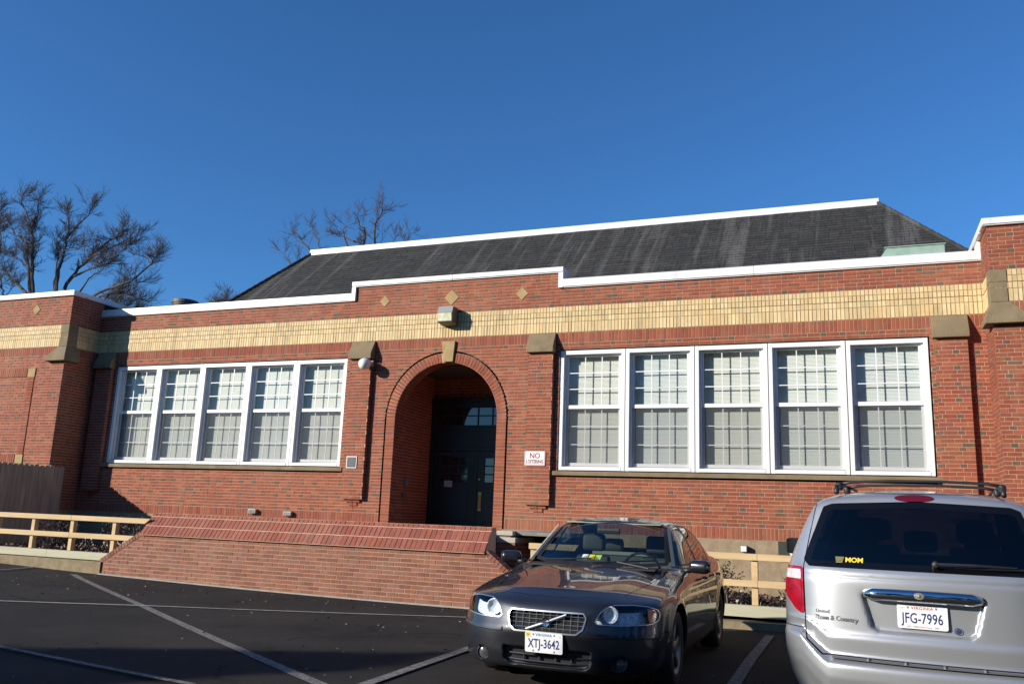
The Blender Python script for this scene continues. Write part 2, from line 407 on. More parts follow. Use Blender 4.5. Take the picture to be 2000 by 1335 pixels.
def std_rows(ztop, zstart=ZB):
    rows = [(ZB, .213, 'R')]
    for k in range(51):
        z = 1.382+k*CO
        rows.append((z, CO, 'F' if (k % 4 == 0 and k <= 44) or k == 50 else ('S0' if k % 2 else 'S1')))
    zz = 1.382+51*CO  # 4.842
    rows.append((zz, .213, 'R')); zz += .213
    rows.append((zz, .214, 'YS')); zz += .214
    for kd in ('YR3', 'YR2', 'YR1'): rows.append((zz, .1075, kd)); zz += .1075
    k = 0
    while zz < ztop-.02:
        rows.append((zz, CO, 'F' if k % 4 == 0 else ('S0' if k % 2 else 'S1'))); zz += CO; k += 1
    return [r for r in rows if r[0]+r[1] > zstart+.01]
ZY0, ZY1 = 5.055, 5.5915
# ------------------------------------------------------------------ ground
def gz(x, y=0): return min(.14, -.01+.0016*(x+6)**2)+.05*max(0., min(1., (-4.2-y)/2.4))
xs = [-160, -60, -30]+[-18+i*.75 for i in range(35)]+[9, 12, 30, 80, 160]
g = MB(); ysg = [-160, -40, -16, -9, -6.6, -4.2, -3.3, 0, 40, 200]
for i in range(len(xs)-1):
    for j in range(len(ysg)-1):
        g.quad(*[(x, y, gz(x, y)) for x, y in ((xs[i], ysg[j]), (xs[i+1], ysg[j]), (xs[i+1], ysg[j+1]), (xs[i], ysg[j+1]))])
g.build('parking_lot_asphalt', MT['asphalt'], kind='structure')
def paint(name, pts, w, m_=None):
    mb = MB(); n = 48
    for (x0, y0), (x1, y1) in zip(pts[:-1], pts[1:]):
        d = Vector((x1-x0, y1-y0, 0)).normalized(); s = Vector((-d.y, d.x, 0))*w/2
        for i in range(n):
            a = Vector((x0+(x1-x0)*i/n, y0+(y1-y0)*i/n, 0)); b = Vector((x0+(x1-x0)*(i+1)/n, y0+(y1-y0)*(i+1)/n, 0))
            q = [a-s, b-s, b+s, a+s]
            mb.quad(*[(v.x, v.y, gz(v.x, v.y)+.006+.0008*PL[0]) for v in q])
    PL[0] += 5
    mb.build(name, m_ or MT['paintline'], kind='structure')
PL = [0]
paint('parking_line', [(-13.3, -3.75), (-3.9, -9.85)], .11)
paint('parking_line', [(-11.6, -8.2), (-4.2, -3.95)], .075, MT['cleanline'])
paint('parking_line', [(-3.74, -7.25), (-3.60, -10.4)], .11)
paint('parking_line', [(-1.05, -4.05), (-0.97, -9.0)], .11)
paint('parking_line', [(-7.35, -9.95), (-4.7, -10.40)], .07)
paint('parking_line', [(-14.6, -2.95-.5), (-14.3, -4.6)], .06)
paint('parking_line', [(3.0, -4.05), (3.0, -9.0)], .11)

# ------------------------------------------------------------------ school building
bld = empty('school_building', (XC, 0, 0), label='one-storey red brick school with arched doorway, cream band and white windows', cat='building')
wall_b = Bricks('brick', MT['brick']); wall_y = Bricks('cream_brick', MT['ybrick'])
mor = MB(); ymor = MB()
WB = [(-16.85, -10.23), (-5.31, 1.33)]
ZW0, ZW1 = 2.225, 4.705
RA, RO = 1.165, 1.371; GRO = RO+.038; ZS = 3.36
def main_holes(z0, z1):
    h = []; zm = (z0+z1)/2
    if ZW0 < zm < ZW1: h += WB
    if zm < ZS+.0: h.append((XC-GRO, XC+GRO))
    if z1 > 5.98+.02: h += [(-30, -10.21), (-5.29, 30)]
    return h
# make the row that straddles the springing behave: circle test uses the upper rows only
def U_rows(): return std_rows(6.33)
# face at y=0; U=+X because N=-Y
lay(wall_b, mor, (0, 0, 0), (0, -1, 0), -17.58, 2.2, U_rows(), main_holes, ycoll=wall_y, ymortar=ymor, circle=(XC, ZS, GRO))
# wings
LX, LY, RX, RY = -17.57, -.95, 2.2, -.80
wrows = std_rows(6.36)
lay(wall_b, mor, (0, LY, 0), (0, -1, 0), -24.0, LX, wrows, None, ycoll=wall_y, ymortar=ymor)
lay(wall_b, mor, (LX, 0, 0), (1, 0, 0), LY, 0, wrows, None, ycoll=wall_y, ymortar=ymor)
lay(wall_b, mor, (0, RY, 0), (0, -1, 0), RX, 8.0, wrows, None, ycoll=wall_y, ymortar=ymor)
lay(wall_b, mor, (RX, 0, 0), (-1, 0, 0), 0, -RY, wrows, None, ycoll=wall_y, ymortar=ymor)
# vestibule behind the arch
VD = 1.78
vrows = [(1.10+k*CO, CO, ('F' if k % 4 == 0 else 'S0' if k % 2 else 'S1')) for k in range(50)]
lay(wall_b, mor, (XC-RA, 0, 0), (1, 0, 0), .012, VD, vrows, None)
lay(wall_b, mor, (XC+RA, 0, 0), (-1, 0, 0), -VD, -.012, vrows, None)
lay(wall_b, mor, (0, VD, 0), (0, -1, 0), XC-RA, XC+RA, [r for r in vrows if r[0] > 3.93], None)
vs = MB(); vs.box(XC-RA-.3, XC+RA+.3, .30, VD+.02, 4.49, 4.6); vs.build('vestibule_ceiling', mat('dark_boarded_ceiling', (.06, .042, .03), .8), bld)
# arch ring, jamb courses, groove
ring = Bricks('arch_brick', MT['brick'])
nv = 54
for i in range(nv):
    t = math.pi*(i+.5)/nv
    if abs(t-math.pi/2) < .095: continue
    rm = (RA+RO)/2; up = Vector((math.cos(t), 0, math.sin(t)))
    w = math.pi*rm/nv-JT
    ring.add((XC+rm*up.x, 0, ZS+rm*up.z), Vector((0, -1, 0)), w, RO-RA-JT, rnd.choice(RED), .008, up)
nj = int((ZS-ZB)/CO)+1
for sx in (-1, 1):
    for k in range(nj):
        z = ZS-(k+.5)*CO
        ring.add((XC+sx*(RA+RO)/2, 0, z), Vector((0, -1, 0)), RO-RA-JT, CO-JT, rnd.choice(RED), .008)
    mor.quad((XC+sx*RA, 0, ZB-.1), (XC+sx*RO, 0, ZB-.1), (XC+sx*RO, 0, ZS), (XC+sx*RA, 0, ZS))
gr = MB(); N_ = 48
for i in range(N_):
    t0, t1 = math.pi*i/N_, math.pi*(i+1)/N_
    P = lambda r, t, y: (XC+r*math.cos(t), y, ZS+r*math.sin(t))
    mor.quad(P(RA, t0, 0), P(RO, t0, 0), P(RO, t1, 0), P(RA, t1, 0))
    mor.quad(P(RA, t0, 0), P(RA, t1, 0), P(RA, t1, .34), P(RA, t0, .34))
    mor.quad(P(RA, t0, .34), P(RA, t1, .34), P(RO+.4, t1, .34), P(RO+.4, t0, .34))
    gr.quad(P(RO-.03, t0, .085), P(GRO+.04, t0, .085), P(GRO+.04, t1, .085), P(RO-.03, t1, .085))
    gr.quad(P(RO, t0, 0), P(RO, t1, 0), P(RO, t1, .085), P(RO, t0, .085))
    gr.quad(P(GRO, t0, 0), P(GRO, t1, 0), P(GRO, t1, .085), P(GRO, t0, .085))
for sx in (-1, 1):
    gr.box(min(XC+sx*(RO-.03), XC+sx*(GRO+.04)), max(XC+sx*(RO-.03), XC+sx*(GRO+.04)), .085, .11, ZB, ZS)
    for r in (RO, GRO): gr.quad((XC+sx*r, 0, ZB), (XC+sx*r, .085, ZB), (XC+sx*r, .085, ZS), (XC+sx*r, 0, ZS))
gr.build('arch_groove', MT['groove'], bld)
sof = MB()  # soffit bricks of the barrel, as thin slabs
for i in range(nv):
    t0, t1 = math.pi*(i+.08)/nv, math.pi*(i+.92)/nv
    for y0, y1 in ((.02, .165), (.175, .335)):
        P = lambda r, t, y: (XC+r*math.cos(t), y, ZS+r*math.sin(t))
        sof.add([P(RA-.006, t0, y0), P(RA-.006, t1, y0), P(RA-.006, t1, y1), P(RA-.006, t0, y1)], [(0, 1, 2, 3)], 0, rnd.choice(RED))
sof.build('arch_soffit_bricks', MT['brick'], bld, kind='stuff')
# pilasters
def pilaster(x0, x1):
    rows = [r for r in std_rows(6.0) if 1.63 < r[0] and r[0]+r[1] <= 4.70]
    zt = rows[-1][0]+rows[-1][1]; zb = rows[0][0]; PY = -.10
    lay(wall_b, mor, (0, PY, 0), (0, -1, 0), x0, x1, rows)
    lay(wall_b, mor, (x1, 0, 0), (1, 0, 0), PY+.002, 0, rows)
    lay(wall_b, mor, (x0, 0, 0), (-1, 0, 0), 0, -PY-.002, rows)
    mor.quad((x0, PY, zb), (x1, PY, zb), (x1, 0, zb), (x0, 0, zb))
    for k in range(3):  # corbelled foot
        d = .06*(2-k)/3+.006; ins = (k+1)*.075; z = zb-(k+1)*CO
        for q in range(2):
            wall_b.add(((x0+x1)/2+(q-.5)*((x1-x0)/2-ins), -d, z+CO/2), (0, -1, 0), (x1-x0)/2-ins-JT, CO-JT, rnd.choice(RED), .0, None, d)
    b = MB(); b.prism([(0.02, 5.05), (-.035, 5.05), (-.19, 4.76), (-.19, zt+.003), (0.02, zt+.003)], x0-.03, x1+.03, 'x')
    b.build('pilaster_block', MT['stone'], bld, bevel=.01)
for a, b_ in ((-10.08, -9.57), (-5.94, -5.43), (1.40, 1.90), (-17.44, -16.94)): pilaster(a, b_)
# keystone, diamonds
k = MB(); k.add([(-7.925, -.06, 4.97), (-7.862, -.05, 4.535), (-7.65, -.05, 4.535), (-7.614, -.06, 4.97), (-7.925, .02, 4.97), (-7.862, .02, 4.535), (-7.65, .02, 4.535), (-7.614, .02, 4.97)],
      [(0, 1, 2, 3), (4, 7, 6, 5), (0, 4, 5, 1), (3, 2, 6, 7), (0, 3, 7, 4), (1, 5, 6, 2)]); k.build('keystone', MT['ystone'], bld, bevel=.006)
for x, z, r in ((-7.77, 5.925, .17), (-6.17, 5.915, .135), (-9.39, 5.935, .125)):
    d = MB(); d.prism([(x-r, z), (x, z-r), (x+r, z), (x, z+r)], -.014, .01, 'y'); d.build('diamond_stone', MT['ystone'], bld)
d = MB(); d.prism([(-18.88, 6.02), (-18.75, 5.89), (-18.62, 6.02), (-18.75, 6.15)], LY-.014, LY+.01, 'y'); d.build('diamond_stone', MT['ystone'], bld)
# sills
for a, b_ in WB:
    s = MB(); s.prism([(.12, 2.325), (-.05, 2.315), (-.075, 2.30), (-.075, 2.23), (.12, 2.23)], a-.08, b_+.10, 'x'); s.build('window_sill', MT['stone'], bld, bevel=.005)
# wing corner stones
def corner_stone(cx, cy, sx, wz, name):
    """sx=+1: wing lies towards +X"""
    m = MB(); a, b_ = sorted((cx-sx*.018, cx+sx*wz))
    m.box(a, b_, cy-.018, cy+.26, ZY0+.33, ZY1-.002)
    m.box(a+.003, b_-.003, cy-.010, cy+.255, ZY0+.232, ZY0+.326)
    m.box(a, b_, cy-.018, cy+.26, ZY0+.0, ZY0+.226)
    m.build(name, MT['stone'], bld, bevel=.005)
    c = MB(); t, q = .02, .13
    x0, x1 = sorted((cx-sx*t, cx+sx*(wz+.02))); X0, X1 = sorted((cx-sx*q, cx+sx*(wz+.3)))
    def ringv(xa, xb, ya, z): return [(xa, ya, z), (xb, ya, z), (xb, cy+.32, z), (xa, cy+.32, z)]
    v = ringv(x0, x1, cy-t, ZY0-.003)+ringv(X0, X1, cy-q, ZY0-.29)+ringv(X0, X1, cy-q, ZY0-.37)
    c.add(v, [(0, 1, 2, 3), (8, 11, 10, 9)]+[(i, 4+i, 4+(i+1) % 4, (i+1) % 4) for i in range(4)]+[(4+i, 8+i, 8+(i+1) % 4, 4+(i+1) % 4) for i in range(4)])
    c.build('corbel_stone', MT['stone'], bld, bevel=.01)
corner_stone(RX, RY, 1, .23, 'corner_stone'); corner_stone(LX, LY, -1, .24, 'corner_stone')
# blind panel frame on the left wing
pf = Bricks('panel_brick', MT['brick'])
for i in range(40):
    pf.add((-18.47-.26-.034-i*.0678, LY, 4.425), Vector((0, -1, 0)), .0573, .20, rnd.choice(RED), .022)
    pf.add((-18.47-.26-.034-i*.0678, LY, 2.33), Vector((0, -1, 0)), .0573, .20, rnd.choice(RED), .022)
for i in range(28):
    pf.add((-18.47-.105, LY, 2.47+i*CO), Vector((0, -1, 0)), .20, CO-JT, rnd.choice(RED), .022)
pf.finish(bld, 60, 'panel_frame_bricks')
for z in (4.425, 2.33):
    d = MB(); d.box(-18.70, -18.46, LY-.026, LY+.01, z-.105, z+.105); d.build('panel_corner_stone', MT['ystone'], bld)
# copings
def cop(name, x0, x1, y0, y1, z0, z1):
    n = max(1, round((x1-x0)/3.05)); L_ = (x1-x0)/n
    for i in range(n):
        a, b = x0+i*L_, x0+(i+1)*L_-(.004 if i < n-1 else 0); e = rnd.uniform(-.002, .002)
        m = MB(); m.box(a, b, y0+e, y1, z0+.02, z1+e); m.box(a+.001, b-.001, y0+.018, y1-.018, z0, z0+.0195); m.build(name, MT['coping'], bld, bevel=.006)
cop('parapet_coping', LX, -10.22, -.06, .32, 5.975, 6.155)
cop('parapet_coping', -5.28, RX, -.06, .32, 5.975, 6.155)
cop('parapet_coping', -10.225, -5.275, -.062, .318, 6.295, 6.415)
for x in (-10.225, -5.375):
    m = MB(); m.box(x, x+.10, -.058, .314, 5.978, 6.294); m.build('coping_return', MT['coping'], bld, bevel=.005)
cop('wing_coping', -24, LX+.07, LY-.07, LY+.33, 6.315, 6.435); cop('wing_coping', LX-.33, LX+.07, LY+.331, 3, 6.315, 6.435)
cop('wing_coping', RX-.07, 8.0, RY-.07, RY+.33, 6.325, 6.45); cop('wing_coping', RX-.07, RX+.33, RY+.331, 3, 6.325, 6.45)
m = MB(); m.box(RX-.05, RX-.002, -.058, .31, 6.156, 6.324); m.build('coping_return', MT['coping'], bld)
# parapet backs, flat roofs, wing bodies, foundations
bk = MB()
bk.box(LX, RX, .30, .34, 5.5, 5.976); bk.box(-10.2, -5.3, .28, .30, 5.9, 6.296)
bk.box(-10.2, -10.19, .0, .28, 5.976, 6.296); bk.box(-5.31, -5.30, .0, .28, 5.976, 6.296)
bk.box(-24, LX-.01, LY+.34, 13.9, .3, 6.31); bk.box(RX+.01, 8, RY+.34, 13.9, .3, 6.31)
bk.build('wall_core', MT['brick'], bld)
fr = MB(); fr.box(LX, RX, .34, 13.9, 5.80, 5.88); fr.build('flat_roof', MT['flat'], bld)
bw = MB(); bw.box(LX, RX, 13.5, 13.9, .2, 5.8); bw.build('rear_wall', MT['brick'], bld)
fd = MB(); fd.box(LX, XC-RO, .0-.012, .3, -.1, ZB-.001); fd.box(XC+RO, RX, -.012, .3, -.1, ZB-.001)
fd.box(-24, LX, LY-.012, LY+.3, -.1, ZB-.001); fd.box(RX, 8, RY-.012, RY+.3, -.1, ZB-.001)
fd.box(LX-.3, LX+.012, LY+.3, -.013, -.1, ZB-.001); fd.box(RX-.012, RX+.3, RY+.3, -.013, -.1, ZB-.001)
fd.build('foundation_wall', MT['found'], bld)
# hidden infill behind window banks: side reveals and floor beam
for a, b_ in WB:
    rv = MB()
    rv.add([(a-.03, .004, ZW0), (b_+.03, .004, ZW0), (b_+.03, .004, ZW1+.03), (a-.03, .004, ZW1+.03), (a-.001, .004, ZW0), (b_+.001, .004, ZW0), (b_+.001, .004, ZW1+.001), (a-.001, .004, ZW1+.001)],
           [(0, 4, 7, 3), (3, 7, 6, 2), (2, 6, 5, 1)])
    rv.add([(x, y, z) for y in (.004, .5) for x, z in ((a-.001, ZW0), (b_+.001, ZW0), (b_+.001, ZW1+.001), (a-.001, ZW1+.001))], [(0, 1, 5, 4), (1, 2, 6, 5), (2, 3, 7, 6), (3, 0, 4, 7), (4, 5, 6, 7)])
    rv.build('window_reveal', MT['groove'], bld)

# ------------------------------------------------------------------ windows
W_, H_ = 1.324, 2.38
def win_parts():
    p = {}
    f = MB(); j = .078; g_ = .007
    f.box(g_, j, -.004, .20, 0, H_-.03); f.box(W_-j, W_-g_, -.004, .20, 0, H_-.03)
    f.box(j, W_-j, -.002, .20, H_-.03-.08, H_-.032); f.prism([(-.012, .002), (.20, .002), (.20, .095), (-.012, .065)], j, W_-j, 'x')
    f.box(j, j+.035, .06, .20, .09, H_-.11); f.box(W_-j-.035, W_-j, .06, .20, .09, H_-.11)
    p['frame'] = f.mesh('window', (MT['white'],))
    a, b_ = j+.035, W_-j-.035; zb, zt = .09, H_-.11; zm = 1.235
    def sash(y0, y1, z0, z1, st, br, tr):
        m = MB(); m.box(a+.001, a+st, y0, y1, z0, z1); m.box(b_-st, b_-.001, y0, y1, z0, z1)
        m.box(a+st, b_-st, y0+.001, y1, z0, z0+br); m.box(a+st, b_-st, y0+.001, y1, z1-tr, z1); return m
    p['up'] = sash(.085, .12, zm-.035, zt-.001, .04, .07, .04).mesh('sash', (MT['white'],))
    p['lo'] = sash(.125, .16, zb+.001, zm+.03, .045, .06, .05).mesh('sash', (MT['white'],))
    def grid(y, z0, z1, x0, x1):
        m = []; w = (x1-x0)/3; h = (z1-z0)/3; r = MB(); t = .0085
        for i in (1, 2):
            r.box(x0+w*i-t, x0+w*i+t, y-.006, y+.006, z0, z1)
            r.box(x0, x1, y-.0055, y+.0055, z0+h*i-t, z0+h*i+t)
        return r.mesh('muntins', (MT['white'],)), [(x0+w*i, x0+w*(i+1), z0+h*k, z0+h*(k+1)) for i in range(3) for k in range(3)]
    p['gu'], cu = grid(.102, zm+.035, zt-.041, a+.04, b_-.04)
    p['gl'], cl = grid(.142, zb+.061, zm-.02, a+.045, b_-.045)
    def pane(x0, x1, z0, z1):
        m = MB(); m.add([(x0, 0, z0), (x1, 0, z0), (x1, 0, z1), (x0, 0, z1)], [(0, 1, 2, 3)]); return m
    w, h = cu[0][1]-cu[0][0], cu[0][3]-cu[0][2]; p['pu'] = pane(0, w, 0, h).mesh('pane', (MT['glass'],)); p['cu'] = [(c[0], .110, c[2]) for c in cu]
    w, h = cl[0][1]-cl[0][0], cl[0][3]-cl[0][2]; p['pl'] = pane(0, w, 0, h).mesh('pane', (MT['glass'],)); p['cl'] = [(c[0], .150, c[2]) for c in cl]
    s = MB(); s.add([(a, .105, zb), (b_, .105, zb), (b_, .105, zm-.035), (a, .105, zm-.035)], [(0, 1, 2, 3)]); p['sc'] = s.mesh('insect_screen', (MT['screen'],))
    bl = MB(); n = 92; z0, z1 = zb, H_-.06
    for i in range(n):
        za = z0+(z1-z0)*i/n; zc = z0+(z1-z0)*(i+1)/n
        bl.quad((.04, .226, za), (W_-.04, .226, za), (W_-.04, .238, zc+.002), (.04, .238, zc+.002))
    p['bl'] = [bl.mesh('window_blind', (m_,)) for m_ in (MT['blind'], mat('blind_slat_ivory', (.66, .66, .60), .6), mat('blind_slat_grey', (.62, .65, .63), .6))]
    return p
WP = win_parts()
for bi, (a, b_) in enumerate(WB):
    for i in range(5):
        x0 = a+i*W_
        w = bpy.data.objects.new('window', WP['frame']); w.location = (x0, .02, 2.335); link(w, bld)
        def sub(nm, me, loc=(0, 0, 0), par=None):
            o = bpy.data.objects.new(nm, me); o.location = loc; link(o, par or w); return o
        sub('sash', WP['up']); sub('sash', WP['lo']); sub('muntins', WP['gu']); sub('muntins', WP['gl'])
        for c in WP['cu']: sub('pane', WP['pu'], c)
        for c in WP['cl']: sub('pane', WP['pl'], c)
        sub('insect_screen', WP['sc']); sub('window_blind', rnd.choice(WP['bl']), (0, rnd.uniform(-.004, .004), rnd.uniform(-.008, .008)))

# ------------------------------------------------------------------ entrance doors
df = MB(); y0 = VD-.10; dz = 1.12; a, b_ = XC-RA+.012, XC+RA-.012
df.box(a, a+.09, y0, VD, dz, 3.93); df.box(b_-.09, b_, y0, VD, dz, 3.93)
df.box(a+.09, b_-.09, y0+.001, VD, 3.83, 3.93); df.box(a+.09, b_-.09, y0+.002, VD, 2.83, 2.90); df.box(XC-.035, XC+.035, y0+.01, VD, dz, 2.83)
df.box(a+.09, b_-.09, y0+.03, VD, 2.90, 3.36)  # solid transom panel
df.box(a-.02, b_+.02, y0-.03, y0-.001, 3.931, 4.0)
df.build('door_frame', MT['dgreen'], bld, bevel=.006)
tr = MB(); tx0, tx1, tz0, tz1 = a+.09, b_-.09, 3.36, 3.83; tr.box(tx0, tx1, y0+.03, y0+.06, tz0, tz0+.045); tr.box(tx0, tx1, y0+.03, y0+.06, tz1-.03, tz1)
nx = 6; ww = (tx1-tx0)/nx
for i in range(nx+1): tr.box(tx0+ww*i-.014, tx0+ww*i+.014, y0+.028, y0+.062, tz0, tz1)
tr.box(tx0, tx1, y0+.027, y0+.063, 3.605, 3.63)
t = tr.build('transom_window', MT['dgreen'], bld)
for i in range(nx):
    for zz0, zz1 in ((3.405, 3.605), (3.63, 3.80)):
        m = MB(); m.quad((tx0+ww*i+.012, y0+.045, zz0), (tx0+ww*(i+1)-.012, y0+.045, zz0), (tx0+ww*(i+1)-.012, y0+.045, zz1), (tx0+ww*i+.012, y0+.045, zz1)); m.build('pane', MT['dglass'], t)
for side in (0, 1):
    x0, x1 = (a+.095, XC-.038) if side == 0 else (XC+.038, b_-.095)
    m = MB(); yd = y0+.03; gx0, gx1, g0, g1 = x0+.17, x1-.17, 2.13, 2.68
    m.box(x0, gx0, yd, yd+.045, dz+.02, 2.825); m.box(gx1, x1, yd, yd+.045, dz+.02, 2.825)
    m.box(gx0, gx1, yd+.0005, yd+.045, dz+.02, g0); m.box(gx0, gx1, yd+.0005, yd+.045, g1, 2.825)
    for i in (1, 2):
        xx = gx0+(gx1-gx0)*i/3; zz = g0+(g1-g0)*i/3
        m.box(xx-.014, xx+.014, yd+.005, yd+.04, g0, g1); m.box(gx0, gx1, yd+.006, yd+.04, zz-.014, zz+.014)
    m.box(x0+.14, x1-.14, yd-.012, yd-.0005, 1.3, 1.98)
    d = m.build('door', MT['dgreen'], bld, bevel=.004)
    for i in range(3):
        for k in range(3):
            w, h = (gx1-gx0)/3, (g1-g0)/3; q = MB(); X, Zq = gx0+w*i, g0+h*k
            q.quad((X+.01, yd+.022, Zq+.01), (X+w-.01, yd+.022, Zq+.01), (X+w-.01, yd+.022, Zq+h-.01), (X+.01, yd+.022, Zq+h-.01)); q.build('pane', MT['dglass'], d)
    if side == 1:
        q = MB(); q.box(x0+.05, x0+.12, yd-.006, yd-.0006, 1.52, 1.92); q.tube([(x0+.085, yd-.006, 1.56), (x0+.085, yd-.05, 1.58), (x0+.085, yd-.05, 1.84), (x0+.085, yd-.006, 1.86)], .012, 8); q.build('handle', MT['brass'], d)
        q = MB(); q.lathe([(0, -.03), (.02, -.028), (.025, 0)], 14, (x0+.06, yd-.0006, 2.2), 'y'); q.build('lock', MT['brass'], d)
        q = MB(); q.box(x0-.05, x0+.01, yd-.004, yd-.0008, dz+.05, 2.82); q.build('astragal', MT['dgreen'], d)
    else:
        q = MB(); q.box(x0+.30, x0+.50, yd-.014, yd-.0125, 2.02, 2.16); q.build('paper_notice', mat('paper', (.35, .35, .33), .8), d)
        q = MB(); q.box(x0+.05, x0+.42, yd-.06, yd-.001, 2.72, 2.78); q.build('door_closer', mat('closer', (.05, .05, .05), .4, .5), d)
q = MB(); q.box(XC-RA+.009, XC-RA+.06, .55, .66, 1.98, 2.12)
props(q.build('doorbell_box', MT['galv']), label='small grey doorbell box on the left brick wall inside the arched entrance', cat='doorbell')
q = MB(); q.box(XC-RA+.009, XC-RA+.07, .45, .60, 1.74, 1.83); q.lathe([(0, .07), (.03, .065), (.04, .03)], 12, (XC-RA, .52, 1.78), 'x')
props(q.build('intercom', MT['bronze']), label='small bronze intercom below the doorbell box inside the arched entrance', cat='intercom')
wall_b.b.sort(key=lambda b: 0)
hid = lambda x, y: (1525 < x and y > 955) or (1000 < x < 1410 and y > 1015) or (1560 < x and y > 945) or (y > 1000 and x < 960)
wall_b.finish(bld, 300, 'wall_bricks', hid); wall_y.finish(bld, 300, 'cream_band_bricks'); ring.finish(bld, 130, 'arch_bricks')
CUT.build('cut_bricks', MT['brick'], bld, kind='stuff')
mor.build('wall_mortar', MT['mortar'], bld); ymor.build('cream_band_mortar', MT['ymortar'], bld)

# ------------------------------------------------------------------ hipped roof
YE, ZE, YR, ZR = .8, 5.88, 4.0, 8.62
EL, ER, RL, RR = -15.42, 2.78, -14.27, .77
rf = MB()
YB = 11.0
yr2 = YB-(YR-YE)
rf.quad((EL, YE, ZE), (ER, YE, ZE), (RR, YR, ZR), (RL, YR, ZR)); rf.quad((ER, YE, ZE), (ER, YB, ZE), (RR, yr2, ZR), (RR, YR, ZR))
rf.quad((EL, YB, ZE), (EL, YE, ZE), (RL, YR, ZR), (RL, yr2, ZR)); rf.quad((ER, YB, ZE), (EL, YB, ZE), (RL, yr2, ZR), (RR, yr2, ZR)); rf.quad((RL, YR, ZR), (RR, YR, ZR), (RR, yr2, ZR), (RL, yr2, ZR))
roof = rf.build('hip_roof', mat('roof_underlay', (.03, .03, .03), .95), bld)
sh = MB(); Ls = math.hypot(YR-YE, ZR-ZE); d = Vector((0, YR-YE, ZR-ZE))/Ls; nn = Vector((0, -(ZR-ZE), YR-YE))/Ls
nr = 31; ex = Ls/nr; GREY = [(.029*k_, .028*k_, .0265*k_) for k_ in (.82, .92, 1, 1.08, 1.2, 1.35)]
for i in range(nr):
    s0, s1 = i*ex, (i+1)*ex+.01; t0, t1 = s0/Ls, min(1, s1/Ls)
    xl = EL+(RL-EL)*t0; xr = ER+(RR-ER)*t0; xl1 = EL+(RL-EL)*t1; xr1 = ER+(RR-ER)*t1
    x = xl-rnd.uniform(0, .3); o = Vector((0, YE, ZE))
    while x < xr:
        w = rnd.choice((.16, .22, .3, .34)); p, q = max(x, xl), min(x+w-.006, xr)
        if q-p > .02:
            th = rnd.uniform(.012, .022)
            a0 = o+d*s0; a1 = o+d*min(s1, Ls)
            P = lambda xx, v, hh: (max(xl1, min(xr1, xx)) if v is a1 else xx, v.y+nn.y*hh, v.z+nn.z*hh)
            V_ = [P(p, a0, th), P(q, a0, th), P(q, a1, .004), P(p, a1, .004), P(p, a0, 0), P(q, a0, 0)]
            sh.add(V_, [(0, 1, 2, 3), (4, 5, 1, 0)], 0, rnd.choice(GREY))
        x += w
sh.build('roof_shingles', MT['shingle'], roof, kind='stuff')
for A_, B_ in (((EL, YE, ZE), (RL, YR, ZR)), ((ER, YE, ZE), (RR, YR, ZR))):
    A_, B_ = Vector(A_), Vector(B_); n = 20; hp = MB()
    for i in range(n):
        hp.tube([A_.lerp(B_, i/n)+Vector((0, 0, .02)), A_.lerp(B_, (i+1)/n)+Vector((0, 0, .035))], .05, 6, c=rnd.choice(GREY))
    hp.build('hip_caps', MT['shingle'], roof, kind='stuff')
rc = MB(); rc.box(RL-.04, RR+.04, YR-.06, YR+.10, ZR-.03, ZR+.12); rc.box(RL-.03, RR+.03, YR-.075, YR-.061, ZR-.05, ZR+.0)
rc.build('ridge_fascia', MT['coping'], roof, bevel=.008)
# roof vent pipe
vp = MB(); vp.lathe([(.40, 5.9), (.40, 7.98), (.43, 7.99), (.43, 8.09), (.40, 8.10)], 28, (-20.6, 6, 0)); vp.lathe([(.37, 7.4), (.37, 8.10), (.40, 8.10)], 28, (-20.6, 6, 0))
for k_ in range(6): vp.lathe([(.401, 7.45+k_*.09), (.413, 7.47+k_*.09), (.401, 7.49+k_*.09)], 28, (-20.6, 6, 0))
vp.lathe([(0, 7.8), (.37, 7.8)], 28, (-20.6, 6, 0))
vp.build('roof_vent', mat('dark_galvanised', (.09, .085, .08), .6, .4), bld, smooth=False)
cb = MB(); cb.prism([(.62, 6.157), (1.66, 6.157), (1.66, 6.335), (.74, 6.335)], .02, .30, 'y'); cb.box(.70, 1.68, .0, .32, 6.336, 6.352); cb.build('copper_scupper', MT['copper'], bld)
# ------------------------------------------------------------------ brick entrance ramp wall
rw = empty('entrance_ramp_wall', (-8.8, -3.3, gz(-8.8)), label='low brick ramp wall with a sloping brick coping in front of the arched doorway', cat='wall')
YF = -3.3; ZT = .825
rb = Bricks('brick', MT['brick']); rm = MB(); rcb = Bricks('coping_brick', MT['brick'])
ZC0 = ZT-11*CO
def ramp_holes(z0, z1):
    z = (z0+z1)/2
    xl = -12.28-(ZT-z)*(13.13-12.28)/(.825-.31) if z > .31 else -13.13
    xr = -5.36+(ZT-z)*(.36/.27)
    return [(-20, xl), (xr, 5)]
rows = [(ZC0-CO*3+i*CO, CO, 'S0' if i % 2 else 'S1') for i in range(14)]
lay(rb, rm, (0, YF, 0), (0, -1, 0), -14, -3.6, rows, ramp_holes, RAMP)
hid2 = lambda x, y: x > 985
rb.finish(rw, 300, 'face_bricks', hid2)
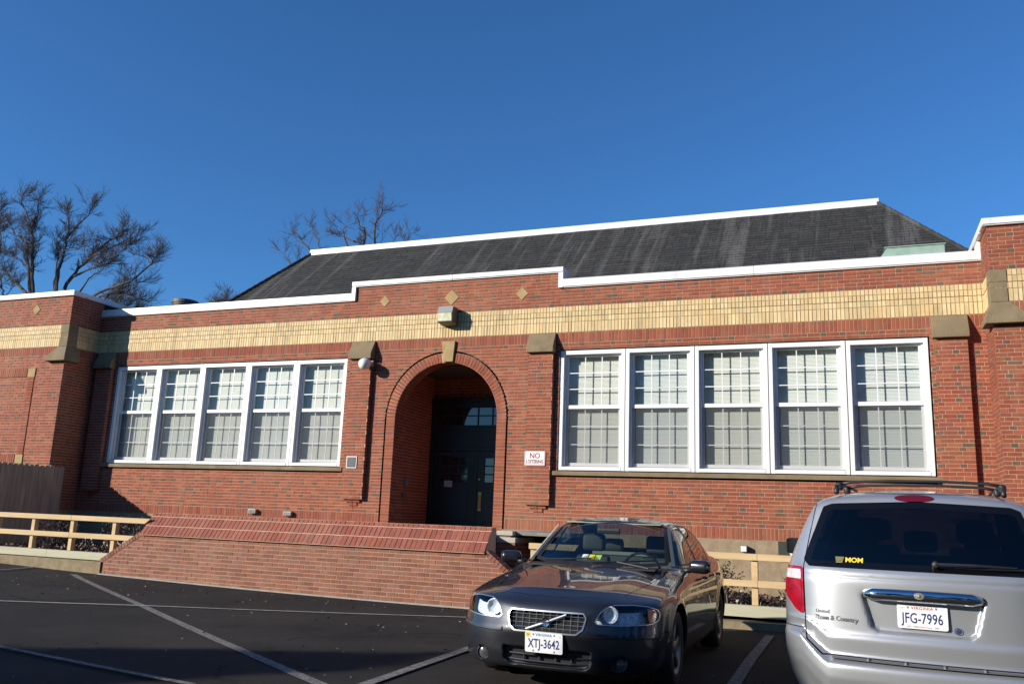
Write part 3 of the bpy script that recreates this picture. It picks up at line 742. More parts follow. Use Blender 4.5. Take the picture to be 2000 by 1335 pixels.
# end slope edging: bricks on edge along the slopes
for (x0, z0), (x1, z1) in (((-13.16, .30), (-12.26, .845)), ((-3.9, -.25), (-5.35, .845))):
    L_ = math.hypot(x1-x0, z1-z0); n = int(L_/.0678); dx = Vector(((x1-x0)/L_, 0, (z1-z0)/L_)); dn = Vector((-dx.z, 0, dx.x))
    if dn.z < 0: dn = -dn
    e = MB()
    for i in range(n):
        a = Vector((x0, 0, z0))+dx*(i*L_/n+.005); b = Vector((x0, 0, z0))+dx*((i+1)*L_/n-.005); h = dn*.045
        q = [a-h*.8, b-h*.8, b+h, a+h]; col = rnd.choice(RAMP)
        vs = [(p.x, YF-.012, p.z) for p in q]+[(p.x, YF+.20, p.z) for p in q]
        e.add(vs, [(0, 1, 2, 3), (3, 2, 6, 7), (1, 5, 6, 2), (0, 3, 7, 4), (0, 4, 5, 1)], 0, col)
    e.build('edging_bricks', MT['brick'], rw, kind='stuff')
core = MB()
core.prism([(-13.13, -.1), (-3.9, -.4), (-5.33, ZT-.0), (-12.28, ZT), (-13.13, .3)], YF+.003, YF+.24, 'y')
core.prism([(YF+.0, ZT), (YF+.27, 1.225), (YF+.40, 1.225), (YF+.40, -.1), (YF+.241, -.1), (YF+.241, ZT)], -12.24, -5.36, 'x')
core.build('wall_core', MT['mortar'], rw); rm.build('wall_mortar', MT['mortar'], rw)
# sloping coping: three courses up the slope
S0 = Vector((0, YF-.055, ZT+.004)); S1 = Vector((0, YF+.26, 1.232)); sd = (S1-S0); SL = sd.length; sd.normalize(); sn = Vector((0, -sd.z, sd.y))
cm = MB(); cm.quad(S0+Vector((-12.25, 0, 0)), S0+Vector((-5.345, 0, 0)), S1+Vector((-5.345, 0, 0)), S1+Vector((-12.25, 0, 0)))
cm.quad(S0+Vector((-12.25, 0, 0)), S0+Vector((-5.345, 0, 0)), (-5.345, YF+.02, ZT+.005), (-12.25, YF+.02, ZT+.005))
cm.add([(-5.346, YF-.03, ZT+.01), (-5.346, YF+.26, 1.228), (-5.346, YF+.4, 1.228), (-5.346, YF+.4, ZT)], [(0, 1, 2, 3)])
cm.quad(S1+Vector((-12.25, 0, 0)), S1+Vector((-5.345, 0, 0)), (-5.345, YF+.4, 1.232), (-12.25, YF+.4, 1.232))
cm.build('coping_mortar', mat('pale_mortar', (.60, .42, .29), .95, noise=.1), rw)
hts = [.2135, .2135, SL-.427]; pos = 0
nb = int((12.25-5.345)/.0925)
for h in hts:
    for i in range(nb):
        w = (12.25-5.345)/nb
        c = S0+sd*(pos+h/2)+Vector((-12.25+(i+.5)*w, 0, 0))
        rcb.add(c, sn, w-.018, h-.016, rnd.choice(CAP), .008, sd)
    pos += h
rcb.finish(rw, 300, 'coping_bricks')
# landing and steps behind
ld = MB(); ld.box(-12.2, -5.75, YF+.401, -.013, .2, 1.09); ld.box(XC-RA, XC+RA, -.012, VD-.1, .8, 1.10)
ld.build('entrance_landing', MT['greycap'], kind='structure')
st = empty('entrance_steps', (-5.9, -1.4, .0), label='brick and limestone step pier at the right end of the entrance ramp', cat='steps')
sb = Bricks('brick', MT['brick']); sm = MB()
lay(sb, sm, (0, -1.9, 0), (0, -1, 0), -5.75, -5.40, [(.97-(i+1)*CO, CO, 'S0' if i % 2 else 'S1') for i in range(13)], None, CAP)
lay(sb, sm, (-5.40, 0, 0), (1, 0, 0), -1.9, -.02, [(.97-(i+1)*CO, CO, 'S0' if i % 2 else 'S1') for i in range(13)], None, CAP)
sb.finish(st, 60, 'pier_bricks'); sm.build('pier_mortar', MT['mortar'], st)
m = MB(); m.box(-5.74, -5.39, -1.915, -.03, .972, 1.06); m.build('limestone_slab', MT['stonelight'], st, bevel=.006)
m = MB(); m.box(-5.72, -5.50, -1.86, -.03, 1.062, 1.09); m.build('slab_joint', MT['greycap'], st)
m = MB(); m.box(-5.74, -5.45, -1.90, -.03, 1.092, 1.168); m.build('limestone_slab', MT['stonelight'], st, bevel=.006)
m = MB(); m.box(-5.449, -4.55, -1.75, -.03, 1.10, 1.165); m.build('side_slab', MT['greycap'], st, bevel=.006)
m = MB(); m.box(-5.399, -4.6, -1.0, -.03, .2, 1.099); m.build('recess_shade', MT['groove'], st)  # dark solid block standing in for the shade of the opening under the slab

# ------------------------------------------------------------------ kerbs, planting beds
def strip(name, x0, x1, y0, y1, zb, zt, material, n=14, **kw):
    mb = MB()
    for i in range(n):
        a, b = x0+(x1-x0)*i/n, x0+(x1-x0)*(i+1)/n
        za, zbb = (zt(a), zt(b)) if callable(zt) else (zt, zt)
        mb.quad((a, y0, zb), (b, y0, zb), (b, y0, zbb), (a, y0, za)); mb.quad((a, y0, za), (b, y0, zbb), (b, y1, zbb), (a, y1, za))
        if i == n-1: mb.quad((b, y0, zb), (b, y1, zb), (b, y1, zbb), (b, y0, zbb))
        if i == 0: mb.quad((a, y0, zb), (a, y1, zb), (a, y1, za), (a, y0, za))
    return mb.build(name, material, **kw)
strip('kerb', -24, -13.12, -3.335, -3.1, -.05, .30, MT['kerb'], kind='structure')
strip('footing', -13.15, -4.6, -3.345, -3.29, -.1, lambda x: gz(x)+.022, MT['concrete'], kind='structure')
strip('kerb', -4.9, 8, -3.42, -3.1, -.05, lambda x: gz(x)+.10, MT['kerb'], kind='structure')
def bed(name, x0, x1, z):
    mb = MB(); nx, ny = 60, 16; hs = {}
    for i in range(nx+1):
        for j in range(ny+1): hs[i, j] = (x0+(x1-x0)*i/nx, -3.1+3.08*j/ny, z+nrs.uniform(-.03, .03))
    for i in range(nx):
        for j in range(ny): mb.quad(hs[i, j], hs[i+1, j], hs[i+1, j+1], hs[i, j+1])
    mb.build(name, MT['mulch'], kind='structure')
bed('planting_bed_soil', -17.2, -12.3, .40); bed('planting_bed_soil', -4.55, 8, .24); 
m = MB(); m.quad((-24, -3.1, .32), (-17.25, -3.1, .32), (-17.25, -.9, .32), (-24, -.9, .32)); m.build('yard_ground', MT['mulch'], kind='structure')

# ------------------------------------------------------------------ rail fences
def board(x0, x1, y0, y1, z0, z1, name, par, material, slant=0):
    mb = MB(); mb.box(x0, x1, y0, y1, z0, z1)
    if slant:
        v = mb.v; mb.v = [(p[0]+(slant*(p[2]-z0) if p[0] == x1 else 0), p[1], p[2]) for p in v]
    return mb.build(name, material, par, bevel=.004)
fl = empty('rail_fence', (-15, -3.2, .3), label='new unpainted pine rail fence left of the brick ramp wall', cat='fence')
YP = -3.2
sl_ = (13.13-12.28)/(.825-.31)
def xslope(z): return -12.28-(ZT-z)*sl_-.02
cuts = [-20.2, -17.6, -14.12]
for nm, z0, z1 in (('top_rail', 1.025, 1.12), ('middle_rail', .70, .795)):
    xs_ = cuts+[(-12.06-.42*(0) if nm == 'top_rail' else xslope(z0))]
    for a, b in zip(xs_[:-1], xs_[1:]):
        last = b == xs_[-1]
        board(a+.002, b-(.0 if last else .002) - (.22 if last and nm == 'top_rail' else 0), YP-.03, YP+.008, z0, z1, nm, fl, MT['pine'], slant=(1.4 if last else 0))
for x in (-18.3, -17.2, -16.15, -15.15, -14.12, -13.05): board(x-.043, x+.043, YP+.0095, YP+.098, .455, 1.10, 'post', fl, MT['pine'])
for a, b in ((-20.2, -16.6), (-16.597, -14.6), (-14.597, -13.18)):
    board(a, b, YP-.07, YP+.07, .315, .452, 'base_timber', fl, MT['treated'], slant=(2.2 if b == -13.18 else 0))
fr_ = empty('rail_fence', (0, -3.2, .1), label='new unpainted pine rail fence behind the dark sedan and silver minivan', cat='fence')
for nm, z0, z1 in (('top_rail', .935, 1.025), ('middle_rail', .575, .665)):
    for a, b in ((-4.66, -3.7), (-3.697, -1.27), (-1.267, 1.2), (1.203, 3.7), (3.703, 6.2)): board(a, b, YP-.03, YP+.008, z0, z1, nm, fr_, MT['pine'])
for x in (-4.6, -3.7, -2.5, -1.31, -.1, 1.15, 2.4, 3.65): board(x-.043, x+.043, YP+.0095, YP+.098, .33, .99, 'post', fr_, MT['pine'])
for a, b in ((-4.66, -2.2), (-2.197, .4), (.403, 3)): board(a, b, YP-.07, YP+.07, .175, .328, 'base_timber', fr_, MT['treated'])

# ------------------------------------------------------------------ privacy fence
pv = empty('board_fence', (-17.2, -3, .3), label='weathered grey dog-eared board fence at the left edge against the school wing', cat='fence')
bme = MB(); hb = 1.86
bme.prism([(-.068, 0), (.068, 0), (.068, hb-.035), (.04, hb), (-.04, hb), (-.068, hb-.035)], -.009, .009, 'y')
bme = bme.mesh('board', (MT['oldwood'],))
y = -.66; i = 0
while y > -2.4:
    b = bpy.data.objects.new('board', bme); b.location = (-17.48+rnd.uniform(-.004, .004), y, .32+rnd.uniform(-.012, .012)); b.rotation_euler = (rnd.uniform(-.006, .006), 0, R_(90)+rnd.uniform(-.02, .02)); link(b, pv); y -= .1385
board2 = MB(); board2.box(-17.58, -17.492, -2.44, -2.352, .3, 2.24); board2.build('post', mat('pale_post', (.55, .5, .4), .8), pv, bevel=.004)
for z in (.7, 1.8):
    q = MB(); q.box(-17.54, -17.492, -2.35, -.975, z, z+.09); q.build('rail', MT['oldwood'], pv)

# ------------------------------------------------------------------ things on the wall
def textmesh(name, body, size, loc, rot, material, parent=None, sx=1, extrude=.0015, align='CENTER', bold=0, shear=0, space=1):
    cu = bpy.data.curves.new(name, 'FONT'); cu.body = body; cu.size = size; cu.extrude = extrude; cu.align_x = align; cu.align_y = 'CENTER'; cu.offset = bold; cu.shear = shear; cu.space_character = space
    cu.resolution_u = 3
    t = bpy.data.objects.new('tmp', cu); scene.collection.objects.link(t)
    dg = bpy.context.evaluated_depsgraph_get(); dg.update()
    me = bpy.data.meshes.new_from_object(t.evaluated_get(dg)); me.name = name
    bpy.data.objects.remove(t)
    me.materials.clear(); me.materials.append(material)
    o = bpy.data.objects.new(name, me); o.location = loc; o.rotation_euler = rot; o.scale = (sx, 1, 1); link(o, parent); return o
RX90 = (R_(90), 0, 0)
def rounded(x0, x1, z0, z1, r, n=5):
    out = []
    for cx, cz, a0 in ((x1-r, z0+r, -90), (x1-r, z1-r, 0), (x0+r, z1-r, 90), (x0+r, z0+r, 180)):
        for k in range(n+1):
            a = R_(a0+90*k/n); out.append((cx+r*math.cos(a), cz+r*math.sin(a)))
    return out
# sign
sgn = MB(); sgn.prism(rounded(-.213, .213, -.142, .142, .025), -.006, 0, 'y')
sg = sgn.build('no_loitering_sign', MT['signwhite']); sg.location = (-5.735, -.118, 2.545)
props(sg, 'white and maroon NO LOITERING sign on the brick pilaster right of the arch', 'sign')
bd = MB(); o_ = rounded(-.205, .205, -.134, .134, .022); i_ = rounded(-.197, .197, -.126, .126, .018); n = len(o_)
for k_ in range(n): bd.quad((o_[k_][0], -.0072, o_[k_][1]), (o_[(k_+1) % n][0], -.0072, o_[(k_+1) % n][1]), (i_[(k_+1) % n][0], -.0072, i_[(k_+1) % n][1]), (i_[k_][0], -.0072, i_[k_][1]))
bd.build('border', MT['signred'], sg)
textmesh('lettering', 'NO', .145, (0, -.0075, .045), RX90, MT['signred'], sg, .95, .0005, bold=.003)
textmesh('lettering', 'LOITERING', .098, (0, -.0075, -.066), RX90, MT['signred'], sg, .70, .0005, bold=.003, space=1.06)
# plaque
pq = MB(); pq.box(-.125, .125, -.014, 0, -.125, .125); p_ = pq.build('wall_plaque', MT['signwhite'], bevel=.003); p_.location = (-9.865+.0, -.108, 2.42)
props(p_, 'small dark square plaque with a pale rim on the left pilaster beside the arch', 'plaque')
q = MB(); q.box(-.108, .108, -.0165, -.0142, -.108, .108); q.build('plate', MT['plaque'], p_)
q = MB()
for k_ in range(6): q.box(-.085+.01*(k_ % 3), .085-.012*((k_*2) % 3), -.018, -.0167, .075-k_*.03-.006, .075-k_*.03+.006)
q.build('relief_lines', MT['plaqueline'], p_)
# security camera / light on left pilaster
sc_ = MB(); sc_.lathe([(0, -.13), (.06, -.125), (.10, -.10), (.125, -.05), (.13, 0), (.12, .06), (.10, .10), (0, .10)], 24, (0, 0, 0), 'y')
s_ = sc_.build('security_light', MT['white'], smooth=True); s_.location = (-9.62, -.28, 4.50); s_.rotation_euler = (R_(8), 0, R_(-25)); s_.scale = (.95, .95, .95)
props(s_, 'round white security light on the brick pilaster left of the arch', 'security light')
q = MB(); q.box(-.04, .04, .08, .2, -.045, .045); q.box(-.05, .05, .20, .215, -.07, .07); q.build('bracket', MT['galv'], s_)
# flood light box on the band
fb = MB(); fb.prism([(0, .17), (-.24, .17), (-.30, .02), (-.28, -.165), (-.05, -.20), (0, -.20)], -.17, .17, 'x')
f_ = fb.build('wall_light', MT['bronze'], bevel=.008); f_.location = (-7.76, -.022, 5.50); props(f_, 'weathered bronze box light mounted on the cream brick band above the arch', 'wall light')
q = MB(); q.add([(-.155, -.305, .015), (.155, -.305, .015), (.155, -.287, -.15), (-.155, -.287, -.15)], [(0, 1, 2, 3)]); q.build('lens', MT['lens'], f_)
q = MB(); q.add([(-.17, -.248, .173), (.17, -.248, .173), (.17, -.308, .02), (-.17, -.308, .02)], [(0, 1, 2, 3)]); q.build('hood', mat('grey_hood', (.26, .26, .25), .5), f_)
# vents, spot light, utility box
for x, z, lb in ((-12.33, 1.32, 'small dark wall vent above the ramp coping, the left one of two'), (-11.40, 1.30, 'small dark wall vent above the ramp coping, the right one of two')):
    q = MB(); q.box(-.10, .10, -.09, 0, -.045, .045); v_ = q.build('wall_vent', MT['galv'], bevel=.006); v_.location = (x, -.009, z); props(v_, lb, 'vent')
    q = MB()
    for k_ in range(3): q.box(-.085, .085, -.098, -.0905, -.03+k_*.024, -.018+k_*.024)
    q.build('louvre', MT['blackgap'], v_)
q = MB(); q.box(-.055, .055, -.13, 0, -.06, .05); v_ = q.build('flood_lamp', MT['galv'], bevel=.01); v_.location = (-1.80, -.012, 1.02); props(v_, 'little grey flood lamp on the tan foundation between the two parked cars', 'lamp')
q = MB(); q.box(-.045, .045, -.137, -.1305, -.05, .04); q.build('lens', MT['signwhite'], v_)
q = MB(); q.box(-.20, .20, -.05, 0, -.16, .17); v_ = q.build('notice_board', mat('dark_olive_board', (.03, .035, .025), .7), bevel=.004); v_.location = (-1.03, -.013, 1.0); props(v_, 'small dark board with a white scroll motif on the foundation beside the minivan mirror', 'board')
q = MB()
for k_ in range(9):
    a = R_(200+k_*20); q.lathe([(0, -.002), (.022, -.002), (.022, 0)], 8, (.10+.11*math.cos(a), -.0505, .03+.11*math.sin(a)), 'y')
q.build('scroll_motif', MT['signwhite'], v_)

# ------------------------------------------------------------------ shrubs
def shrub(x, y, z, rx, rz, label, cols, n=420, stalks=0, seed=1):
    r = random.Random(seed)
    e = empty('shrub', (x, y, z), label=label, cat='shrub', group='dormant shrubs in the planting beds')
    tw = MB(); lf = MB()
    for i in range(46):
        a = r.uniform(0, 6.28); t = r.uniform(.2, 1); p0 = Vector((x+r.uniform(-.05, .05), y+r.uniform(-.05, .05), z))
        p2 = Vector((x+math.cos(a)*rx*t, y+math.sin(a)*rx*.7*t, z+rz*r.uniform(.6, 1.0)*(1.1-.5*t*t)))
        p1 = p0.lerp(p2, .5)+Vector((0, 0, .06*rz)); tw.tube([p0, p1, p2], [.008, .006, .003], 4)
    for i in range(n):
        a = r.uniform(0, 6.28); ph = r.uniform(0, 1); rr = r.uniform(.45, 1)**.6; bump = 1+.18*math.sin(3*a+seed)+.1*math.sin(7*a)
        c = Vector((x+math.cos(a)*rx*rr*math.sqrt(1-ph*ph*.85)*bump, y+math.sin(a)*rx*.7*rr, z+rz*(.1+.85*ph*rr)))
        u = Vector((r.uniform(-1, 1), r.uniform(-1, 1), r.uniform(-1, 1))).normalized(); v = u.orthogonal().normalized(); s = r.uniform(.018, .042)
        lf.add([c-u*s, c+v*s*.5, c+u*s, c-v*s*.5], [(0, 1, 2, 3)], 0, r.choice(cols))
    tw.build('stems', MT['twig'], e); lf.build('foliage', MLEAF, e)
    if stalks:
        sk = MB()
        for i in range(stalks):
            a = Vector((x+r.uniform(-1, 1)*rx*1.3, y-rx*.7+r.uniform(-.2, .1), z)); b = a+Vector((r.uniform(-.12, .12), r.uniform(-.1, .1), r.uniform(.1, .28)))
            sk.tube([a, b], [.006, .003], 4)
            if r.random() < .6:
                sk.add([b+Vector((-.02, 0, 0)), b+Vector((0, 0, -.015)), b+Vector((.025, 0, .01)), b+Vector((0, 0, .03))], [(0, 1, 2, 3)])
        sk.build('dry_stalks', mat('dry_stalk', (.5, .42, .3), .9), e, kind='stuff')
MLEAF = mat('shrub_leaf', attr=True, rough=.7)
OL = [(.055, .05, .02), (.04, .045, .018), (.09, .07, .025), (.07, .045, .02)]
BR = [(.11, .06, .03), (.08, .045, .025), (.15, .09, .05), (.06, .035, .02)]
shrub(-15.9, -1.9, .36, .55, .75, 'dark rounded shrub in the shaded bed nearest the board fence', BR, seed=2)
shrub(-14.7, -1.3, .38, .6, .8, 'wispy grey shrub in the left bed between the first two fence bays', BR, 380, 26, seed=3)
shrub(-13.6, -1.7, .38, .5, .78, 'olive brown shrub in the left bed behind the last fence post', OL, 520, 18, seed=4)
shrub(-12.75, -2.4, .38, .33, .62, 'brown shrub wedged between the pine fence end and the brick ramp', BR, 380, seed=5)
shrub(-2.25, -1.6, .24, .62, .72, 'olive evergreen shrub behind the fence to the right of the dark sedan', OL, 900, seed=6)
shrub(-.72, -1.6, .24, .42, .66, 'dark shrub behind the fence next to the minivan tail lamp', OL, 600, seed=7)
shrub(-1.5, -2.4, .22, .5, .25, 'low dry brown plant at the foot of the right hand fence', BR, 300, 14, seed=8)
shrub(.8, -1.5, .24, .6, .7, 'green brown shrub in the right bed hidden mostly behind the minivan', OL, 400, seed=9)

def leaflitter(x0, x1, y0, y1, z, n, seed):
    r = random.Random(seed); m = MB()
    for i in range(n):
        c = Vector((r.uniform(x0, x1), r.uniform(y0, y1), z+r.uniform(.02, .05))); u = Vector((r.uniform(-1, 1), r.uniform(-1, 1), r.uniform(-.4, .6))).normalized(); v = u.orthogonal().normalized(); s = r.uniform(.02, .05)
        m.add([c-u*s, c+v*s*.5, c+u*s, c-v*s*.5], [(0, 1, 2, 3)], 0, r.choice(BR+[(.3, .22, .13), (.22, .13, .07)]))
    m.build('leaf_litter', MLEAF, kind='stuff')
leaflitter(-17, -12.4, -3.0, -.3, .40, 1500, 1); leaflitter(-4.4, 3, -3.0, -.3, .24, 1500, 2)

# ------------------------------------------------------------------ bare trees
LIMBS = {
'a':[(0.3,[(-37.41,13.58,11.34),(-37.72,13.58,12.69),(-37.83,13.58,13.66),(-38.1,13.58,14.65),(-38.13,13.58,14.95)]),(0.12,[(-37.66,13.22,14.78),(-38.11,13.22,15.26),(-38.68,13.22,16.15),(-38.78,13.22,16.46)]),(0.13,[(-38.61,13.95,15.12),(-38.32,13.95,15.79),(-38.5,13.95,16.5),(-38.74,13.95,16.73)]),(0.14,[(-38.75,14.22,13.98),(-39.86,14.22,14.72),(-40.81,14.22,15.41),(-41.47,14.22,15.93)]),(0.2,[(-37.19,13.3,11.25),(-37.59,13.3,12.6),(-37.81,13.3,13.38),(-38.16,13.3,14.56)]),(0.1,[(-39.26,14.59,13.19),(-40.22,14.59,13.66),(-41.1,14.59,14.03),(-41.55,14.59,14.22)])],
'b':[(0.24,[(-37.91,13.67,11.37),(-38.82,13.67,12.07),(-39.81,13.67,12.77),(-40.55,13.67,13.12)]),(0.14,[(-39.42,13.61,11.35),(-39.64,13.61,11.77),(-39.9,13.61,12.37),(-40.32,13.61,13.37)]),(0.08,[(-38.41,12.9,11.13),(-38.04,12.9,11.43),(-37.77,12.9,11.65)]),(0.12,[(-39.1,12.82,12.09),(-39.29,12.82,14.12),(-39.66,12.82,15.51),(-39.56,12.82,15.95)])],
'c':[(0.22,[(-36.69,14.29,11.67),(-36.73,14.29,12.82),(-36.53,14.29,13.77),(-36.46,14.29,14.35),(-36.56,14.29,15.24),(-36.79,14.29,16.1)]),(0.13,[(-37.0,14.74,14.54),(-36.49,14.74,15.19),(-35.78,14.74,15.77),(-35.62,14.74,16.25)]),(0.14,[(-37.1,14.53,11.76),(-37.14,14.53,12.92),(-37.17,14.53,13.7),(-37.65,14.53,14.53)]),(0.24,[(-36.72,14.78,11.85),(-36.13,14.78,12.68),(-35.38,14.78,13.35),(-34.63,14.78,13.97),(-33.35,14.78,14.58),(-33.02,14.78,14.74)]),(0.15,[(-36.0,14.6,12.43),(-34.83,14.6,12.77),(-33.78,14.6,12.98),(-33.14,14.6,13.4),(-32.33,14.6,13.86)]),(0.12,[(-35.18,14.61,13.28),(-34.2,14.61,13.59),(-33.24,14.61,13.94),(-31.89,14.61,14.3)]),(0.12,[(-33.94,13.32,11.2),(-33.52,13.32,11.76),(-32.99,13.32,12.09),(-32.37,13.32,12.5)]),(0.08,[(-36.4,14.18,13.73),(-35.46,14.18,13.7),(-34.81,14.18,13.79)])],
'd':[(0.17,[(-34.68,14.7,11.32),(-33.67,14.7,11.68),(-32.3,14.7,11.97),(-31.26,14.7,12.64),(-30.87,14.7,13.07),(-30.8,14.7,13.35)]),(0.07,[(-31.63,15.15,12.98),(-32.02,15.15,13.25),(-32.59,15.15,13.48)]),(0.12,[(-34.49,15.01,11.44),(-33.72,15.01,11.51),(-32.61,15.01,11.28),(-31.41,15.01,10.98)]),(0.1,[(-35.26,15.76,11.68),(-34.28,15.76,11.33),(-33.42,15.76,10.9)]),(0.1,[(-33.8,14.86,11.45),(-32.54,14.86,11.75),(-31.65,14.86,11.97)]),(0.1,[(-33.74,15.21,10.79),(-33.43,15.21,11.43),(-33.29,15.21,12.36)])],
'e':[(0.16,[(-27.22,22.29,15.08),(-28.0,22.29,15.97),(-28.5,22.29,16.63),(-29.11,22.29,16.61)]),(0.09,[(-27.27,21.3,15.6),(-27.88,21.3,15.72)]),(0.11,[(-26.31,21.6,14.8),(-26.36,21.6,15.28),(-26.68,21.6,16.02),(-27.07,21.6,16.57),(-27.27,21.6,16.82)]),(0.1,[(-28.09,21.79,14.4),(-28.68,21.79,15.12),(-29.14,21.79,15.42)]),(0.07,[(-28.58,22.44,14.77),(-28.28,22.44,15.21)])],
'f':[(0.2,[(-23.47,22.38,15.11),(-24.24,22.38,15.55),(-25.35,22.38,16.08),(-26.05,22.38,16.37),(-26.57,22.38,16.56)]),(0.1,[(-25.12,21.9,15.98),(-25.24,21.9,16.36),(-25.68,21.9,16.62)]),(0.06,[(-25.13,21.73,16.29),(-24.66,21.73,16.55)]),(0.2,[(-24.21,22.57,15.23),(-24.26,22.57,15.62),(-24.36,22.57,16.66),(-24.72,22.57,16.91),(-24.86,22.57,17.61)]),(0.2,[(-22.94,21.56,14.81),(-22.97,21.56,15.25),(-23.02,21.56,16.34),(-22.84,21.56,16.68),(-22.6,21.56,17.1),(-22.71,21.56,17.55)]),(0.08,[(-22.8,21.65,14.97),(-22.74,21.65,15.25),(-22.4,21.65,15.95)])],
'g':[(0.1,[(-22.36,23.75,15.74),(-22.3,23.75,16.11),(-22.58,23.75,16.59)]),(0.08,[(-22.23,23.63,15.99),(-22.09,23.63,16.28),(-21.86,23.63,16.49)]),(0.08,[(-23.23,23.86,15.85),(-23.1,23.86,16.29),(-23.21,23.86,16.68)])],
}
def tree(key, base_x, fork_z, label, limbs, twig_n=1.0, seed=1, trunk_r=.38, dens=9, group='bare winter trees behind the school'):
    r = random.Random(seed)
    y = limbs[0][1][0][1]
    e = empty('bare_tree', (base_x, y, 0), label=label, cat='tree', group=group)
    tk = MB(); tw = MB()
    fork = Vector((base_x, y, fork_z))
    tk.tube([(base_x, y, -.1), (base_x+.1, y, fork_z*.5), fork], [trunk_r*1.25, trunk_r*1.05, trunk_r], 9)
    def wig(pts, rad0, rad1, sub=3, amp=.06):
        out = []; rr = []
        for i in range(len(pts)-1):
            a, b = Vector(pts[i]), Vector(pts[i+1])
            for k in range(sub):
                t = k/sub; p = a.lerp(b, t)
                if i+k > 0: p = p+Vector((r.uniform(-1, 1), r.uniform(-1, 1), r.uniform(-1, 1)))*amp
                out.append(p)
        out.append(Vector(pts[-1])); n = len(out)
        return out, [rad0+(rad1-rad0)*(i/(n-1))**.8 for i in range(n)]
    def grow(p, d, L, rad, depth):
        n = 4; pts = [p]; dd = d.copy()
        for k in range(n):
            dd = (dd+Vector((r.uniform(-1, 1), r.uniform(-1, 1), r.uniform(-.6, 1)))*.22).normalized(); pts.append(pts[-1]+dd*L/n)
        rad = max(rad, .005); tw.tube(pts, [rad*(1-.13*k) for k in range(n+1)], 3, caps=False)
        if depth > 0:
            for k in range(1, n+1):
                for q in range(2):
                    nd = (dd+Vector((r.uniform(-1, 1), r.uniform(-1, 1), r.uniform(-.6, .8)))*.8).normalized()
                    grow(pts[k], nd, L*r.uniform(.4, .65), rad*.62, depth-1)
    for rad, pts in limbs:
        rad = rad*.42
        P, RR = wig(pts, rad, rad*.22)
        tk.tube(P, RR, 6)
        if pts[0][2] < fork_z+2.6 or pts[0] == limbs[0][1][0]:
            a = Vector(pts[0]); tk.tube([fork-Vector((0, 0, .3)), fork.lerp(a, .5)+Vector((0, 0, .15)), a], [rad*1.25, rad*1.1, rad], 6)
        Ltot = sum((P[i+1]-P[i]).length for i in range(len(P)-1)); nb = max(3, int(Ltot*dens*1.25*twig_n))
        for k in range(nb):
            t = r.uniform(.15, 1)**.8; i = min(len(P)-2, int(t*(len(P)-1))); f = t*(len(P)-1)-i
            p = P[i].lerp(P[i+1], f); d = (P[i+1]-P[i]).normalized(); side = Vector((r.uniform(-1, 1), r.uniform(-1, 1)*.8, r.uniform(-.3, 1))).normalized()
            grow(p, (d*.6+side).normalized(), r.uniform(.3, .85), max(.0075, RR[i]*.22), 1 if r.random() < .55 else 2)
        grow(P[-1], (P[-1]-P[-2]).normalized(), .5, .012, 1)
    tk.build('trunk', MT['bark'], e); tw.build('crown', MT['twig'], e)
tree('a', -37.6, 9.2, 'bare tree with a straight upright trunk behind the left wing roof', LIMBS['a'], seed=1, trunk_r=.32)
tree('b', -39.6, 9.2, 'bare tree leaning out at the left picture edge behind the wing', LIMBS['b'], seed=2, trunk_r=.3)
tree('c', -36.6, 9.0, 'big bare tree with limbs fanning to the right above the wing corner', LIMBS['c'], seed=3, trunk_r=.42)
tree('d', -35.4, 9.0, 'bare tree with long low limbs reaching right over the parapet corner', LIMBS['d'], seed=4, trunk_r=.3)
tree('e', -26.8, 12.2, 'slender bare tree showing above the left hip of the dark roof', LIMBS['e'], .38, seed=5, trunk_r=.25)
tree('f', -24.2, 13.4, 'bare tree with two black upright limbs above the roof ridge', LIMBS['f'], .38, seed=6, trunk_r=.3)
tree('g', -22.4, 14.4, 'thin bare tree top just right of the tree above the ridge', LIMBS['g'], .5, seed=7, trunk_r=.15)
def faint(x, y, zt, w, n, seed, label):
    r = random.Random(seed); L_ = [(.16, [(x, y, zt*.72), (x+.2, y, zt*.9), (x+.1, y, zt)])]
    for i in range(n):
        a = r.uniform(-w, w); L_.append((.09, [(x, y, zt*.72), (x+a*.5, y+r.uniform(-.5, .5), zt*.85), (x+a, y+r.uniform(-.6, .6), zt*r.uniform(.9, 1))]))
    tree('x', x, zt*.7, label, L_, 1.0, seed, .2)
faint(-33.6, 23, 13.6, 1.6, 6, 21, 'faint distant bare tree just left of the roof hip')
faint(-38.5, 20, 12.6, 2.4, 6, 22, 'distant bare tree low behind the roof vent')
faint(-43.5, 24, 14.0, 2.4, 7, 23, 'distant thicket tree behind the low limbs over the parapet corner')

r_ = random.Random(9); lm = MB()
for i in range(420):
    x_ = r_.uniform(-14, 3); y_ = -3.45-abs(r_.gauss(0, 1))*1.6 if i % 2 else r_.uniform(-11, -3.5); c = Vector((x_, y_, gz(x_, y_)+.012)); u = Vector((r_.uniform(-1, 1), r_.uniform(-1, 1), r_.uniform(-.15, .25))).normalized(); v = u.orthogonal().normalized(); s_ = r_.uniform(.008, .024)
    lm.add([c-u*s_, c+v*s_*.5, c+u*s_, c-v*s_*.5], [(0, 1, 2, 3)], 0, r_.choice(BR+[(.25, .19, .12), (.2, .19, .17)]))
lm.build('leaf_litter', MLEAF, kind='stuff')
